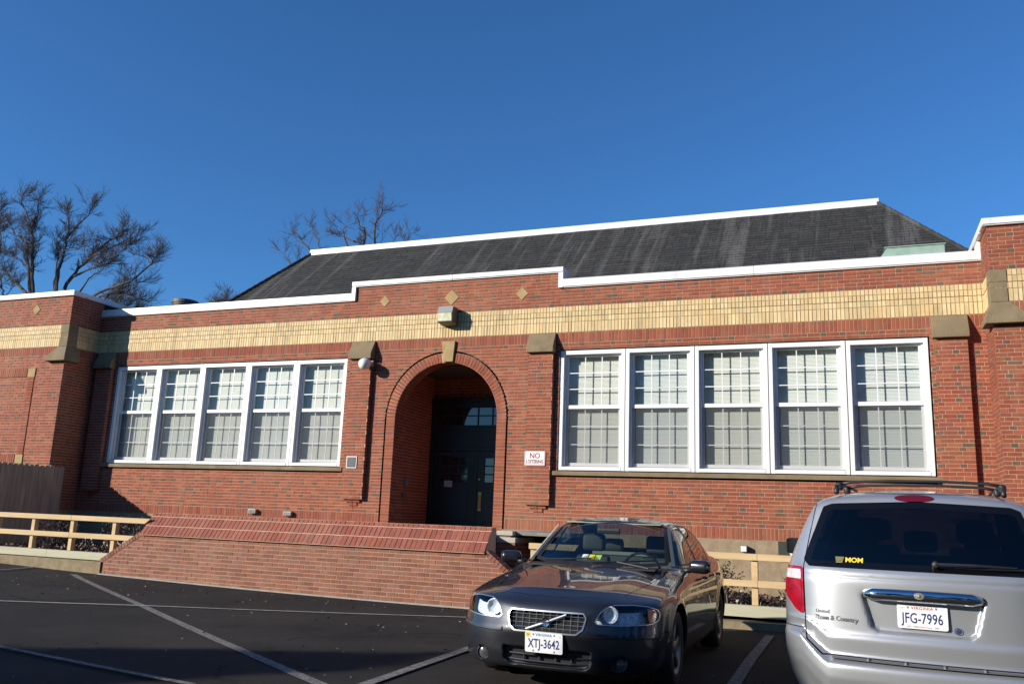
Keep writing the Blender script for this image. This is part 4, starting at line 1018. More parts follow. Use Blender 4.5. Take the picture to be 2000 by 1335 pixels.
# ------------------------------------------------------------------ car bodies: implicit surfaces, meshed with surface nets and cut into parts
def smax(a, b, k): return .5*(a+b+np.sqrt((a-b)**2+k*k))
def smin(a, b, k): return .5*(a+b-np.sqrt((a-b)**2+k*k))
SMT = {}
def sm(xs_, ys_, x, w=.05):
    """smoothed piecewise-linear profile (gaussian of width w)"""
    key = (tuple(xs_), tuple(ys_), w)
    if key not in SMT:
        if xs_[0] > xs_[-1]: xs_, ys_ = xs_[::-1], ys_[::-1]
        st = .004; t = np.arange(xs_[0]-4*w-st, xs_[-1]+4*w+st, st)
        lo_s = (ys_[1]-ys_[0])/(xs_[1]-xs_[0]); hi_s = (ys_[-1]-ys_[-2])/(xs_[-1]-xs_[-2])
        y = np.interp(t, xs_, ys_); y = np.where(t < xs_[0], ys_[0]+(t-xs_[0])*lo_s, y); y = np.where(t > xs_[-1], ys_[-1]+(t-xs_[-1])*hi_s, y)
        n = int(3*w/st); k = np.exp(-.5*(np.arange(-n, n+1)*st/w)**2); k /= k.sum()
        SMT[key] = (t[n:-n], np.convolve(y, k, 'valid'))
    t, y = SMT[key]
    return np.interp(x, t, y)
def surfnet(f, lo, hi, h):
    ax = [np.arange(lo[i], hi[i]+h, h) for i in range(3)]
    X, Y, Z_ = np.meshgrid(*ax, indexing='ij'); F = f(X.ravel(), Y.ravel(), Z_.ravel()).reshape(X.shape)
    S = F < 0; nx, ny, nz = S.shape
    acc = np.zeros((nx-1, ny-1, nz-1, 3)); cnt = np.zeros((nx-1, ny-1, nz-1))
    def corner(a, i, j, k): return a[i:nx-1+i, j:ny-1+j, k:nz-1+k]
    off = [(i, j, k) for i in (0, 1) for j in (0, 1) for k in (0, 1)]
    for (a, b) in [(p, q) for p in off for q in off if sum(q)-sum(p) == 1 and all(q[t] >= p[t] for t in range(3))]:
        Fa, Fb = corner(F, *a), corner(F, *b); m = (Fa < 0) != (Fb < 0)
        t = np.where(m, Fa/np.where(m, Fa-Fb, 1), 0)
        for c in range(3): acc[..., c] += np.where(m, a[c]+(b[c]-a[c])*t, 0)
        cnt += m
    act = cnt > 0; idx = -np.ones(act.shape, int); idx[act] = np.arange(act.sum())
    I = np.argwhere(act); V = (I+acc[act]/cnt[act][:, None])*h+np.array([a[0] for a in ax])
    quads = []
    for d in range(3):
        u, v = (d+1) % 3, (d+2) % 3
        A = np.take(S, range(0, S.shape[d]-1), d); B = np.take(S, range(1, S.shape[d]), d); e = np.argwhere(A != B)
        e = e[(e[:, u] > 0) & (e[:, v] > 0) & (e[:, u] < S.shape[u]-1) & (e[:, v] < S.shape[v]-1)]
        fl_ = A[tuple(e.T)]
        c = []
        for du, dv in ((1, 1), (0, 1), (0, 0), (1, 0)):
            q = e.copy(); q[:, u] -= du; q[:, v] -= dv; c.append(idx[tuple(q.T)])
        q = np.stack(c, 1); q[~fl_] = q[~fl_][:, ::-1]; quads.append(q)
    Q = np.concatenate(quads)
    T = np.concatenate([Q[:, [0, 1, 2]], Q[:, [0, 2, 3]]])
    def grad(V):
        e = 1e-3; g_ = np.stack([f(*(V+np.eye(3)[i]*e).T)-f(*(V-np.eye(3)[i]*e).T) for i in range(3)], 1)/(2*e); return g_
    for _ in range(4):
        g_ = grad(V); n2 = (g_**2).sum(1)+1e-6; st_ = (f(*V.T)/n2)[:, None]*g_
        ln = np.linalg.norm(st_, axis=1)[:, None]; V = V-st_*np.minimum(1, h*.45/np.maximum(ln, 1e-9))
    g_ = grad(V); Nn = g_/np.maximum(np.linalg.norm(g_, axis=1)[:, None], 1e-9)
    # face orientation
    fn = np.cross(V[T[:, 1]]-V[T[:, 0]], V[T[:, 2]]-V[T[:, 0]]); bad = (fn*Nn[T[:, 0]]).sum(1) < 0
    T[bad] = T[bad][:, ::-1]
    return V, Nn, T
def clip(V, N, T, g_):
    """split triangles by g<0 (inside) / g>=0; returns V,N,g-extended arrays and inside/outside triangles"""
    s = g_ < 0; k = s[T].sum(1)
    ins = [T[k == 3]]; out = [T[k == 0]]
    mix = T[(k > 0) & (k < 3)]
    if len(mix):
        km = s[mix].sum(1)
        # rotate so that the odd vertex comes first
        odd = np.where(km[:, None] == 1, s[mix], ~s[mix]); r = odd.argmax(1)
        mix = np.stack([mix[np.arange(len(mix)), (r+i) % 3] for i in range(3)], 1)
        a, b, c = mix.T
        ed = np.concatenate([np.stack([a, b], 1), np.stack([a, c], 1)]); es = np.sort(ed, 1)
        uq, inv = np.unique(es, axis=0, return_inverse=True); inv = inv.ravel()
        g0, g1 = g_[uq[:, 0]], g_[uq[:, 1]]; t = np.clip(g0/(g0-g1), .02, .98)[:, None]
        nV = V[uq[:, 0]]*(1-t)+V[uq[:, 1]]*t; nN = N[uq[:, 0]]*(1-t)+N[uq[:, 1]]*t; nN /= np.linalg.norm(nN, axis=1)[:, None]
        base = len(V); ab = base+inv[:len(mix)]; ac = base+inv[len(mix):]
        V = np.concatenate([V, nV]); N = np.concatenate([N, nN])
        t1 = np.stack([a, ab, ac], 1); t2 = np.concatenate([np.stack([ab, b, c], 1), np.stack([ab, c, ac], 1)])
        one = s[a]; o2 = np.concatenate([one, one])
        ins += [t1[one], t2[~o2]]; out += [t1[~one], t2[o2]]
    return V, N, np.concatenate(ins), np.concatenate(out)
def sdpoly(px, py, poly, r=0):
    """signed distance to polygon, negative inside, rounded by r"""
    P = np.array(poly, float); n = len(P); d = np.full(px.shape, 1e9); s = np.zeros(px.shape, bool)
    for i in range(n):
        a, b = P[i], P[(i+1) % n]; ex, ey = b-a; wx, wy = px-a[0], py-a[1]
        t = np.clip((wx*ex+wy*ey)/(ex*ex+ey*ey+1e-12), 0, 1); dx, dy = wx-t*ex, wy-t*ey; d = np.minimum(d, dx*dx+dy*dy)
        c = ((a[1] <= py) != (b[1] <= py)); xi = a[0]+(py-a[1])*ex/(ey if ey else 1e-9); s ^= c & (px < xi)
    d = np.sqrt(d); return np.where(s, -d, d)-r
class Shell:
    def __init__(s, f, lo, hi, h): s.V, s.N, s.T = surfnet(f, lo, hi, h)
    def field(s, fn): return fn(s.V[:, 0], s.V[:, 1], s.V[:, 2], s.N)
    def cut(s, fn):
        s.V, s.N, a, s.T = clip(s.V, s.N, s.T, s.field(fn)); return a
    def cutseq(s, fns):
        ins = s.T; rest = []
        for fn in fns:
            s.V, s.N, ins, out = clip(s.V, s.N, ins, s.field(fn)); rest.append(out)
        s.T = np.concatenate(rest); return ins
    def split(s, T, fn):
        s.V, s.N, a, b = clip(s.V, s.N, T, s.field(fn)); return a, b
    def build(s, name, T, material, parent, off=0, thick=0, **kw):
        if len(T) == 0: return None
        u, inv = np.unique(T, return_inverse=True); inv = inv.reshape(T.shape)
        V = s.V[u]+s.N[u]*off; N = s.N[u]
        me = bpy.data.meshes.new(name); me.from_pydata(V.tolist(), [], inv.tolist())
        me.materials.append(material); me.polygons.foreach_set('use_smooth', [True]*len(me.polygons)); me.update()
        try: me.normals_split_custom_set_from_vertices(N.tolist())
        except Exception: pass
        o = bpy.data.objects.new(name, me); link(o, parent); return props(o, **kw)
def side_of(fn, cond):  # field valid only where cond holds
    return lambda x, y, z, N: np.where(cond(x, y, z, N), fn(x, y, z), .5)
def wheel(par, x, y, r, w, rimmat, spokes=5, name='wheel'):
    s = 1 if y > 0 else -1
    t = MB(); hw = w/2
    prof = [(r*.64, -hw*.9), (r*.72, -hw), (r*.93, -hw*.98), (r*.985, -hw*.8), (r, -hw*.55), (r, hw*.55), (r*.985, hw*.8), (r*.93, hw*.98), (r*.72, hw), (r*.64, hw*.9)]
    t.lathe(prof, 40, (0, 0, 0), 'y'); tyre = t.build(name, MT_TYRE, par, smooth=True); tyre.location = (x, y, r)
    q = MB()
    for k in range(3):
        rr = r*1.0005; q.lathe([(rr+.0005, -hw*.32+k*hw*.32-.004), (rr+.0015, -hw*.32+k*hw*.32), (rr+.0005, -hw*.32+k*hw*.32+.004)], 40, (0, 0, 0), 'y')
    q.build('tread_groove', MT['blackgap'], tyre, kind='stuff')
    m = MB(); f = s*hw*.72
    m.lathe([(r*.66, s*hw*.93), (r*.60, s*hw*.86), (r*.57, s*hw*.3), (r*.57, -s*hw*.8)], 40, (0, 0, 0), 'y')
    m.lathe([(0, f+s*.012), (r*.16, f+s*.01), (r*.2, f)], 20, (0, 0, 0), 'y')
    for k in range(spokes):
        a = 2*math.pi*k/spokes+.3; da = .20
        for sgn_ in (1,):
            P = lambda rr, aa, yy: (rr*math.cos(aa), yy, rr*math.sin(aa))
            v = [P(r*.12, a-da*2, f), P(r*.12, a+da*2, f), P(r*.6, a+da*.75, f+s*.012), P(r*.6, a-da*.75, f+s*.012), P(r*.12, a-da*2, f-s*.04), P(r*.12, a+da*2, f-s*.04), P(r*.6, a+da*.75, f-s*.03), P(r*.6, a-da*.75, f-s*.03)]
            m.add(v, [(0, 1, 2, 3), (1, 5, 6, 2), (0, 3, 7, 4), (3, 2, 6, 7)])
    rim = m.build('rim', rimmat, tyre); rim.data.polygons.foreach_set('use_smooth', [True]*len(rim.data.polygons))
    b = MB(); b.lathe([(0, -s*.02), (r*.56, -s*.02)], 30, (0, 0, 0), 'y'); b.build('brake', MT['blackgap'], tyre)
    return tyre
MT_TYRE = mat('tyre_rubber', (.022, .022, .023), .8, noise=.15, nscale=20)
MT_RIM = mat('alloy_rim', (.20, .205, .21), .4, metal=.7)
MT_CHROME = mat('chrome', (.62, .64, .66), .07, metal=1)
MT_SATIN = mat('satin_chrome', (.58, .59, .60), .34, metal=.85)
MT_PLATE = mat('plate_white', (.74, .75, .76), .45); MT_BLUE = mat('plate_navy', (.02, .03, .13), .5); MT_RED = mat('plate_red', (.42, .04, .04), .5)
MT_YEL = mat('sticker_yellow', (.75, .55, .03), .5)
MT_INT = mat('car_interior_dark', (.018, .018, .02), .8); MT_SEAT = mat('grey_leather_seat', (.06, .066, .063), .55); MT_TRIM = mat('pale_interior_trim', (.30, .33, .28), .7)
def carglass(name, tint, k=1.0): return glass_mat(name, tint, k)
G_CLEAR = carglass('windscreen_glass', (.62, .70, .66), .75); G_SIDE = carglass('side_glass', (.5, .56, .54), .9); G_PRIV = carglass('privacy_glass', (.022, .023, .023), .8)
G_LAMP = glass_mat('lamp_lens', (.95, .97, 1.0), .8)
MT_REFL = mat('lamp_reflector', (.74, .80, .86), .30, metal=.12, noise=.3, nscale=45, bump=.8, bscale=55); MT_FOG = mat('fog_glass', (.10, .105, .11), .15, metal=.3, noise=.3, nscale=40); MT_AMB = mat('amber_lens', (.65, .13, .02), .15, coat=.6)
def plate(par, pos, rot, number, colr, state, kind):
    p = MB(); p.prism(rounded(-.152, .152, -.076, .076, .014), -.004, 0, 'y'); o = p.build('licence_plate', MT_PLATE, par); o.location = pos; o.scale = (1.035,)*3 if kind == 'front' else (1.05,)*3; o.rotation_euler = rot
    textmesh('plate_number', number, .092, (0, -.0045, -.012), RX90, MT_BLUE, o, .70, .0004, bold=.0015, space=1.02)
    textmesh('plate_state', state, .026, (0.0, -.0045, .055), RX90, colr, o, 1.1, .0004, bold=.0006, space=1.15)
    for sx in (-1, 1):
        q = MB(); q.lathe([(0, -.007), (.006, -.0065), (.008, -.0042)], 8, (sx*.085, 0, .058), 'y'); q.build('plate_screw', MT['galv'], o)
        if kind == 'front':
            q = MB(); q.lathe([(0, -.007), (.006, -.0065), (.008, -.0042)], 8, (sx*.085, 0, -.063), 'y'); q.build('plate_screw', MT['galv'], o)
    if kind == 'front':
        q = MB(); q.box(-.145, -.110, -.0052, -.0042, .038, .070); q.build('month_sticker', MT_YEL, o)
        textmesh('sticker_text', '03', .018, (-.1275, -.0056, .054), RX90, MT_BLUE, o, .9, .0003)
        textmesh('year_text', '11', .020, (.128, -.0046, .052), RX90, mat('pink', (.6, .35, .4), .6), o, .9, .0003)
    else:
        textmesh('plate_text', '11', .018, (.122, -.0046, .053), RX90, mat('peach', (.6, .3, .2), .6), o, 1, .0003)
        textmesh('plate_text', '06', .016, (-.122, -.0046, .053), RX90, mat('greyt', (.3, .3, .3), .6), o, 1, .0003)
        textmesh('plate_text', '1607 \u2022 400th anniversary \u2022 2007', .0165, (0, -.0046, -.063), RX90, MT_RED, o, .92, .0003)
    return o
def cone_seat(par, x, y, material, h=.62, zb=.30, w=.46, lean=-1):
    s = MB(); s.box(-.24, .24, -w/2, w/2, 0, .16); o = s.build('seat', material, par, bevel=.05); o.location = (x, y, zb)
    b = MB(); b.add([(-.0, -w/2, 0), (.12, -w/2, 0), (.12, w/2, 0), (0, w/2, 0), (-.16, -w/2+.04, h), (-.07, -w/2+.04, h), (-.07, w/2-.04, h), (-.16, w/2-.04, h)], [(3, 2, 1, 0), (4, 5, 6, 7), (0, 1, 5, 4), (1, 2, 6, 5), (2, 3, 7, 6), (3, 0, 4, 7)])
    q = b.build('seat_back', material, o, bevel=.035); q.location = (-.26, 0, .1)
    hd = MB(); hd.box(-.05, .05, -.13, .13, 0, .19); q2 = hd.build('headrest', material, o, bevel=.04); q2.location = (-.39, 0, h+.14)
    return o

# ============================ dark sedan ============================
SX, SY, SH_ = -2.349, -6.788, 179.6
KS = .966
SX, SY = KS*SX, CAM.y+KS*(SY-CAM.y)
sed = empty('sedan', (SX, SY, 1.38+KS*(gz(-2.349)+.01-1.38)), -R_(SH_-90)+0, 'dark charcoal sedan parked facing the camera beside the silver minivan', 'car', local=True)
sed.scale = (KS, KS, KS)
PX = [2.42, 2.28, 2.12, 1.90, 1.60, 1.30, 1.05, .90, .5, -1.3, -1.7, -2.1, -2.30, -2.36]
PZ = [.655, .725, .775, .823, .875, .918, .950, .968, .985, 1.00, 1.03, 1.035, 1.02, .90]
def sed_top(x, y):
    t = sm(PX, PZ, x, .12); a = np.abs(y)
    ridge = .018*np.exp(-((a-(.36+.12*np.clip((2.2-x)/1.3, 0, 1)))/.15)**2)
    front = 1/(1+np.exp(-(x-.9)/.05))
    t = t-(.035+.040*front)*(a/.8)**2.2+front*ridge*.30
    return t
def sed_W(x, z):
    w = sm([.15, .22, .35, .52, .70, .84, .93, 1.0, 1.05], [.80, .86, .885, .90, .897, .872, .835, .79, .76], z, .03)
    w = w-.06*np.clip((x-1.3)/1.0, 0, 1)**2-.08*np.clip((-x-1.3)/1.0, 0, 1)**2
    arch = np.minimum(np.hypot(x-1.365, z-.32), np.hypot(x+1.35, z-.32)); w = w+.018*np.exp(-((arch-.38)/.05)**2)
    return w
def sed_body(x, y, z):
    a = np.abs(y); W = sed_W(x, z)
    xf = sm([.12, .2, .3, .40, .47, .50, .54, .60, .68, .75, .85, 1.2], [2.22, 2.30, 2.335, 2.345, 2.345, 2.335, 2.318, 2.303, 2.285, 2.255, 2.14, 1.7], z, .018)
    xf = xf-.09*(a/.8)**2-.36*np.clip((a-.30)/.62, 0, 1)**3.0
    grl = np.exp(-(a/.42)**6)*np.exp(-((z-.58)/.16)**4); xf = xf+.035*grl
    xr = sm([.2, .35, .5, .6, .8, 1.0], [-2.25, -2.34, -2.35, -2.29, -2.28, -2.22], z, .03)+.08*(a/.8)**2+.3*np.clip((a-.35)/.6, 0, 1)**3
    F = smax(a-W, (z-sed_top(x, a))*.9, .05)
    F = smax(F, x-xf, .035); F = smax(F, xr-x, .04)
    return smax(F, .165-z, .03)
GX = [1.30, 1.02, .62, .26, .10, -.15, -.55, -.95, -1.25, -1.75, -2.0]
GZ = [.83, .955, 1.165, 1.345, 1.385, 1.418, 1.422, 1.375, 1.27, 1.05, .93]
def sed_cab(x, y, z):
    a = np.abs(y); t = sm(GX, GZ, x+.16*(a/.62)**2*np.clip(x+.3, 0, 1)-.12*(a/.62)**2*np.clip(-x-.6, 0, 1), .06)-.045*(a/.6)**2
    w = .825-(z-.93)*.475-.015*np.clip((z-1.2)/.2, 0, 1)-.03*np.clip((-x-.9), 0, 2)
    return smax(smax((z-t)*.85, a-w, .055), .80-z, .02)
def sed_f(x, y, z):
    F = smin(sed_body(x, y, z), sed_cab(x, y, z), .022)
    a = np.abs(y)
    for wx in (1.365, -1.35):
        c = np.maximum(np.hypot(x-wx, z-.325)-.352, .62-a); F = smax(F, -c, .008)
    # lower intake, fog pockets, bumper strip groove, hood shut line
    fr = x > 1.7
    gi = sdpoly(a, z, [(-.1, .225), (.30, .225), (.35, .25), (.355, .335), (-.1, .345)], .012); F = np.where(fr, smax(F, -smax(gi, (2.25-x), .01), .01), F)
    gf = np.hypot(a-.58, z-.265)-.052; F = np.where(fr, smax(F, -np.maximum(gf, 2.10-.5*(a-.5)-x), .008), F)
    return F
sb_ = Shell(sed_f, (-2.45, -1.0, .12), (2.45, 1.0, 1.50), .0215)
PAINT = mat('dark_blue_grey_paint', (.026, .027, .034), .42, metal=.5, coat=1.0, coat_rough=.015, spec=.5)
isf = lambda x, y, z, N: (x > 1.5)
# windscreen, rear window, side glass
ws_poly = [(-.66, .985), (-.50, .968), (0, .962), (.50, .968), (.66, .985), (.545, 1.335), (.36, 1.362), (0, 1.372), (-.36, 1.362), (-.545, 1.335)]
T = sb_.cut(side_of(lambda x, y, z: sdpoly(y, z, ws_poly, .012), lambda x, y, z, N: (x > -.05) & (x < 1.3) & (N[:, 0] > .2)))
a_, b_ = sb_.split(T, side_of(lambda x, y, z: sdpoly(y, z, ws_poly, -.018), lambda x, y, z, N: x > -5))
sb_.build('windscreen', a_, G_CLEAR, sed, -.003); sb_.build('windscreen_seal', b_, MT['black'], sed, -.002)
rw_poly = [(-.58, 1.07), (.58, 1.07), (.48, 1.32), (0, 1.345), (-.48, 1.32)]
T = sb_.cut(side_of(lambda x, y, z: sdpoly(y, z, rw_poly, .012), lambda x, y, z, N: (x < -.9) & (N[:, 0] < -.2) & (x > -2)))
sb_.build('rear_window', T, G_SIDE, sed, -.003)
for s_n in (1, -1):
    on = lambda x, y, z, N, s_n=s_n: (y*s_n > .4) & (N[:, 1]*s_n > .45) & (x < 1.1) & (x > -2)
    for nm, poly in (('front_door_glass', [(.78, .985), (.80, 1.0), (.33, 1.27), (.12, 1.325), (-.17, 1.345), (-.19, .985)]), ('rear_door_glass', [(-.27, .985), (-.25, 1.345), (-.60, 1.335), (-.98, 1.24), (-1.10, 1.13), (-1.02, .995)])):
        T = sb_.cut(side_of(lambda x, y, z: sdpoly(x, z, poly, .012), on)); a_, b_ = sb_.split(T, side_of(lambda x, y, z: sdpoly(x, z, poly, -.004), on))
        sb_.build(nm, a_, G_SIDE, sed, -.003); sb_.build('window_seal', b_, MT['black'], sed, -.001)
    po = [(-.19, .975), (-.17, 1.365), (-.27, 1.365), (-.27, .975)]
    sb_.build('door_pillar', sb_.cut(side_of(lambda x, y, z: sdpoly(x, z, po, 0), on)), MT['black'], sed, 0)
# door and bonnet gaps
def seg4(ax, az, bx, bz, hw=.0035):
    L_ = math.hypot(bx-ax, bz-az); ux, uz = (bx-ax)/L_, (bz-az)/L_
    n = lambda p, q: -(p-ax)*uz+(q-az)*ux
    t = lambda p, q: (p-ax)*ux+(q-az)*uz
    return [lambda p, q: n(p, q)-hw, lambda p, q: -n(p, q)-hw, lambda p, q: -t(p, q)-hw, lambda p, q: t(p, q)-L_-hw]
def gapcut(sh, pts, on, proj, par, hw=.0035, off=-.003):
    for (x0, z0), (x1, z1) in zip(pts[:-1], pts[1:]):
        sh.build('panel_gap', sh.cutseq([side_of((lambda f_: lambda x, y, z: f_(*proj(x, y, z)))(f_), on) for f_ in seg4(x0, z0, x1, z1, hw)]), MT['blackgap'], par, off)
for s_n in (1, -1):
    on = lambda x, y, z, N, s_n=s_n: (y*s_n > .5) & (N[:, 1]*s_n > .35)
    for pts in ([(.92, .22), (.97, .60), (.90, .92)], [(-.22, .24), (-.20, .96)], [(-1.02, .55), (-1.10, .95)], [(.92, .235), (-.9, .235)]):
        gapcut(sb_, pts, on, lambda x, y, z: (x, z), sed)
    for hx in (-.05, -1.0):
        q = MB(); q.tube([(hx-.10, s_n*.895, .84), (hx-.08, s_n*.925, .842), (hx+.08, s_n*.93, .845), (hx+.10, s_n*.90, .845)], [.012, .016, .016, .012], 8); q.build('door_handle', PAINT, sed, smooth=True)
bon = lambda x, y, z, N: (N[:, 2] > .3) & (x > .8)
for s_n in (1, -1):
    bon2 = lambda x, y, z, N, s_n=s_n: (N[:, 2] > .3) & (x > .8) & (y*s_n > -.05)
    gapcut(sb_, [(.98, .70), (1.5, .655), (2.0, .56)], bon2, lambda x, y, z, s_n=s_n: (x, y*s_n), sed, .003, -.004)
    gapcut(sb_, [(2.195, -.01), (2.185, .20), (2.13, .40)], bon2, lambda x, y, z, s_n=s_n: (x, y*s_n), sed, .0025, -.004)
# headlamps
for s_n in (1, -1):
    lp = [(.405, .585), (.42, .572), (.60, .568), (.79, .578), (.828, .60), (.836, .64), (.82, .672), (.76, .694), (.66, .704), (.53, .700), (.475, .68), (.435, .64)]
    on = lambda x, y, z, N, s_n=s_n: (x > 1.74) & (y*s_n > .2) & (N[:, 0]+.6*N[:, 1]*s_n > .1)
    T = sb_.cut(side_of(lambda x, y, z: sdpoly(y*s_n, z, lp, .012), on))
    lens_T = T
    rim_in, rim_b = sb_.split(T, side_of(lambda x, y, z: sdpoly(y*s_n, z, lp, .006), on))
    hl = sb_.build('headlamp', rim_in, G_LAMP, sed, .001); sb_.build('lamp_edge', rim_b, MT_SATIN, hl, .001)
    # bowl behind the lens, lamp units and amber corner
    amb, rest = sb_.split(rim_in, side_of(lambda x, y, z: (.775 if s_n > 0 else .815)-y*s_n-(z-.64)*.2, on))
    sb_.build('lamp_bowl', rest, MT_REFL, hl, -.075); sb_.build('indicator', amb, MT_AMB, hl, -.012)
    for (l_, z_, r_, dp) in ((.50, .635, .062, .03), (.63, .64, .058, .03), (.725, .64, .036, .02)):
        q = MB(); q.lathe([(0, -.035), (r_*.4, -.033), (r_*.8, -.015), (r_, 0), (r_*1.06, 0), (r_*1.06, -.02)], 22, (0, 0, 0), 'x')
        i_ = np.argmin((sb_.V[:, 1]*s_n-l_)**2+(sb_.V[:, 2]-z_)**2+(sb_.V[:, 0] < 1.4)*9)
        xx = sb_.V[i_, 0]
        o = q.build('lamp_unit', MT_REFL if l_ < .7 else MT_AMB if l_ > .7 else MT_REFL, hl, smooth=True); o.location = (xx-.028, l_*s_n, z_)
    # fog lamp
    q = MB(); q.lathe([(0, .01), (.03, .008), (.043, 0), (.050, -.0), (.052, -.02)], 22, (0, 0, 0), 'x'); o = q.build('fog_lamp', MT_FOG, sed, smooth=True); o.location = (2.205-.0*abs(.58), .58*s_n, .265)
    q = MB(); q.lathe([(.050, .012), (.056, .014), (.062, .006), (.062, -.02)], 22, (0, 0, 0), 'x'); o2 = q.build('fog_lamp_ring', PAINT, o, smooth=True)
# grille
gp = [(-.255, .487), (.255, .487), (.30, .52), (.318, .60), (.30, .628), (-.30, .628), (-.318, .60), (-.30, .52)]
T = sb_.cut(side_of(lambda x, y, z: sdpoly(y, z, gp, .014), lambda x, y, z, N: x > 1.9))
a_, b_ = sb_.split(T, side_of(lambda x, y, z: sdpoly(y, z, gp, .003), lambda x, y, z, N: x > 1.9))
gb = sb_.build('grille', a_, MT['blackgap'], sed, -.035); sb_.build('grille_frame', b_, MT_SATIN, sed, .008)
def sedx(l, z):
    i_ = np.argmin((sb_.V[:, 1]-l)**2+(sb_.V[:, 2]-z)**2+(sb_.V[:, 0] < 1.9)*9); return sb_.V[i_, 0]
gx_ = lambda l: 2.333-.09*(abs(l)/.8)**2-.008
bars = MB()
for k in range(1, 11):
    l_ = -.32+k*.64/11; bars.tube([(gx_(l_)+.006, l_, .478), (gx_(l_)-.014, l_, .635)], .003, 4)
for k in range(1, 5):
    z_ = .475+k*.165/5; q_ = .004-.02*k/5; bars.tube([(gx_(v_)+q_, v_, z_) for v_ in (-.31, -.15, 0, .15, .31)], .003, 4)
bars.build('grille_bars', MT_SATIN, gb)
q = MB(); q.tube([(gx_(-.17)+.012, -.17, .49), (gx_(0)+.016, 0, .553), (gx_(.17)+.008, .17, .622)], [.011, .011, .011], 6); q.build('diagonal_bar', MT_SATIN, gb)
q = MB(); q.lathe([(.026, .016), (.034, .02), (.036, .012)], 24, (0, 0, 0), 'x'); q.lathe([(0, .012), (.026, .014)], 24, (0, 0, 0), 'x')
o = q.build('emblem', MT_CHROME, gb); o.location = (gx_(0)+.006, 0, .556)
q = MB(); q.box(.015, .019, -.028, .028, -.007, .007); q = q.build('emblem_band', MT_BLUE, gb); q.location = (gx_(0)+.010, 0, .556)
# lower intake insert
q = MB(); q.box(2.18, 2.20, -.38, .38, .215, .355); q.build('intake_back', MT['blackgap'], sed)
q = MB()
q.tube([(2.255, -.36, .29), (2.285, -.2, .292), (2.29, 0, .293), (2.285, .2, .292), (2.255, .36, .29)], .008, 6)
q.tube([(2.25, -.34, .245), (2.28, -.2, .243), (2.285, 0, .243), (2.28, .2, .243), (2.25, .34, .245)], .008, 6)
for l_ in (-.2, -.07, .07, .2): q.box(2.262, 2.279, l_-.006, l_+.006, .25, .288)
q.build('intake_grille', MT['black'], sed)
# bumper strips
for s_n in (1, -1):
    fx = lambda x, y, z, N: (x > 1.70)
    T = sb_.cutseq([side_of(f_, fx) for f_ in (lambda x, y, z: z-.497, lambda x, y, z: .464-z, lambda x, y, z: .375-y*s_n)])
    sb_.build('bumper_strip', T, PAINT, sed, .010)
    T = sb_.cutseq([side_of(f_, fx) for f_ in (lambda x, y, z: z-.464, lambda x, y, z: .457-z, lambda x, y, z: .37-y*s_n)])
    sb_.build('strip_shadow_gap', T, MT['blackgap'], sed, -.002)
sb_.build('lower_lip', sb_.cut(side_of(lambda x, y, z: z-.195, lambda x, y, z, N: x > 1.6)), MT['black'], sed, 0)
for s_n in (1, -1):
    sb_.build('sill_strip', sb_.cut(side_of(lambda x, y, z: z-.232, lambda x, y, z, N: (y*s_n > .5) & (np.abs(x) < .98))), MT['black'], sed, 0)
# open the cabin floor: drop body top skin under the glass house
T = sb_.T; cen = sb_.V[T].mean(1); keep = ~((np.abs(cen[:, 1]) < .70) & (cen[:, 0] < .90) & (cen[:, 0] > -1.6) & (cen[:, 2] < 1.0) & (cen[:, 2] > .9) & (sb_.N[T[:, 0], 2] > .7)); sb_.T = T[keep]
body = sb_.build('body', sb_.T, PAINT, sed)
plate(sed, (2.372, 0, .402), (R_(4), 0, R_(90)), 'XTJ-3642', mat('plate_sky', (.10, .2, .36), .5), 'VIRGINIA', 'front')
q = MB(); q.box(2.30, 2.366, -.165, .165, .318, .488); q.build('plate_holder', MT['black'], sed, bevel=.01)
for wx in (1.365, -1.35):
    for s_n in (1, -1): wheel(sed, wx, s_n*.775, .318, .215, MT_RIM, 5)
wl = MB()
for wx in (1.365, -1.35):
    for s_n in (1, -1): wl.lathe([(.36, s_n*.60), (.36, s_n*.86)], 24, (wx, 0, .325), 'y', 0, 0, math.pi); wl.lathe([(0, s_n*.60), (.36, s_n*.60)], 24, (wx, 0, .325), 'y')
wl.build('wheel_arch_liner', MT['blackgap'], sed, kind='stuff')
q = MB(); q.box(-2.1, 2.1, -.60, .60, .20, .26); q.build('underbody', MT['blackgap'], sed)
q = MB(); q.box(-1.5, .85, -.76, .76, .26, .30); q.box(.86, .90, -.72, .72, .27, .90); q.build('cabin_floor', MT_INT, sed)
# mirrors
for s_n in (1, -1):
    q = MB(); n = 9
    q.box(-.05, .06, -.105, .105, -.062, .062); o = q.build('door_mirror', mat('mirror_shell', (.02, .02, .024), .25, .3, coat=1) if s_n == 1 else bpy.data.materials['mirror_shell'], sed, bevel=.045)
    o.location = (.63, s_n*.965, .975); o.rotation_euler = (0, 0, R_(-14*s_n))
    q = MB(); q.box(-.055, -.0505, -.085, .085, -.048, .048); q.build('mirror_glass', MT_CHROME, o)
    q = MB(); q.tube([(.62, s_n*.80, .93), (.64, s_n*.89, .94)], [.03, .022], 8); q.build('mirror_arm', MT['black'], sed, smooth=True)
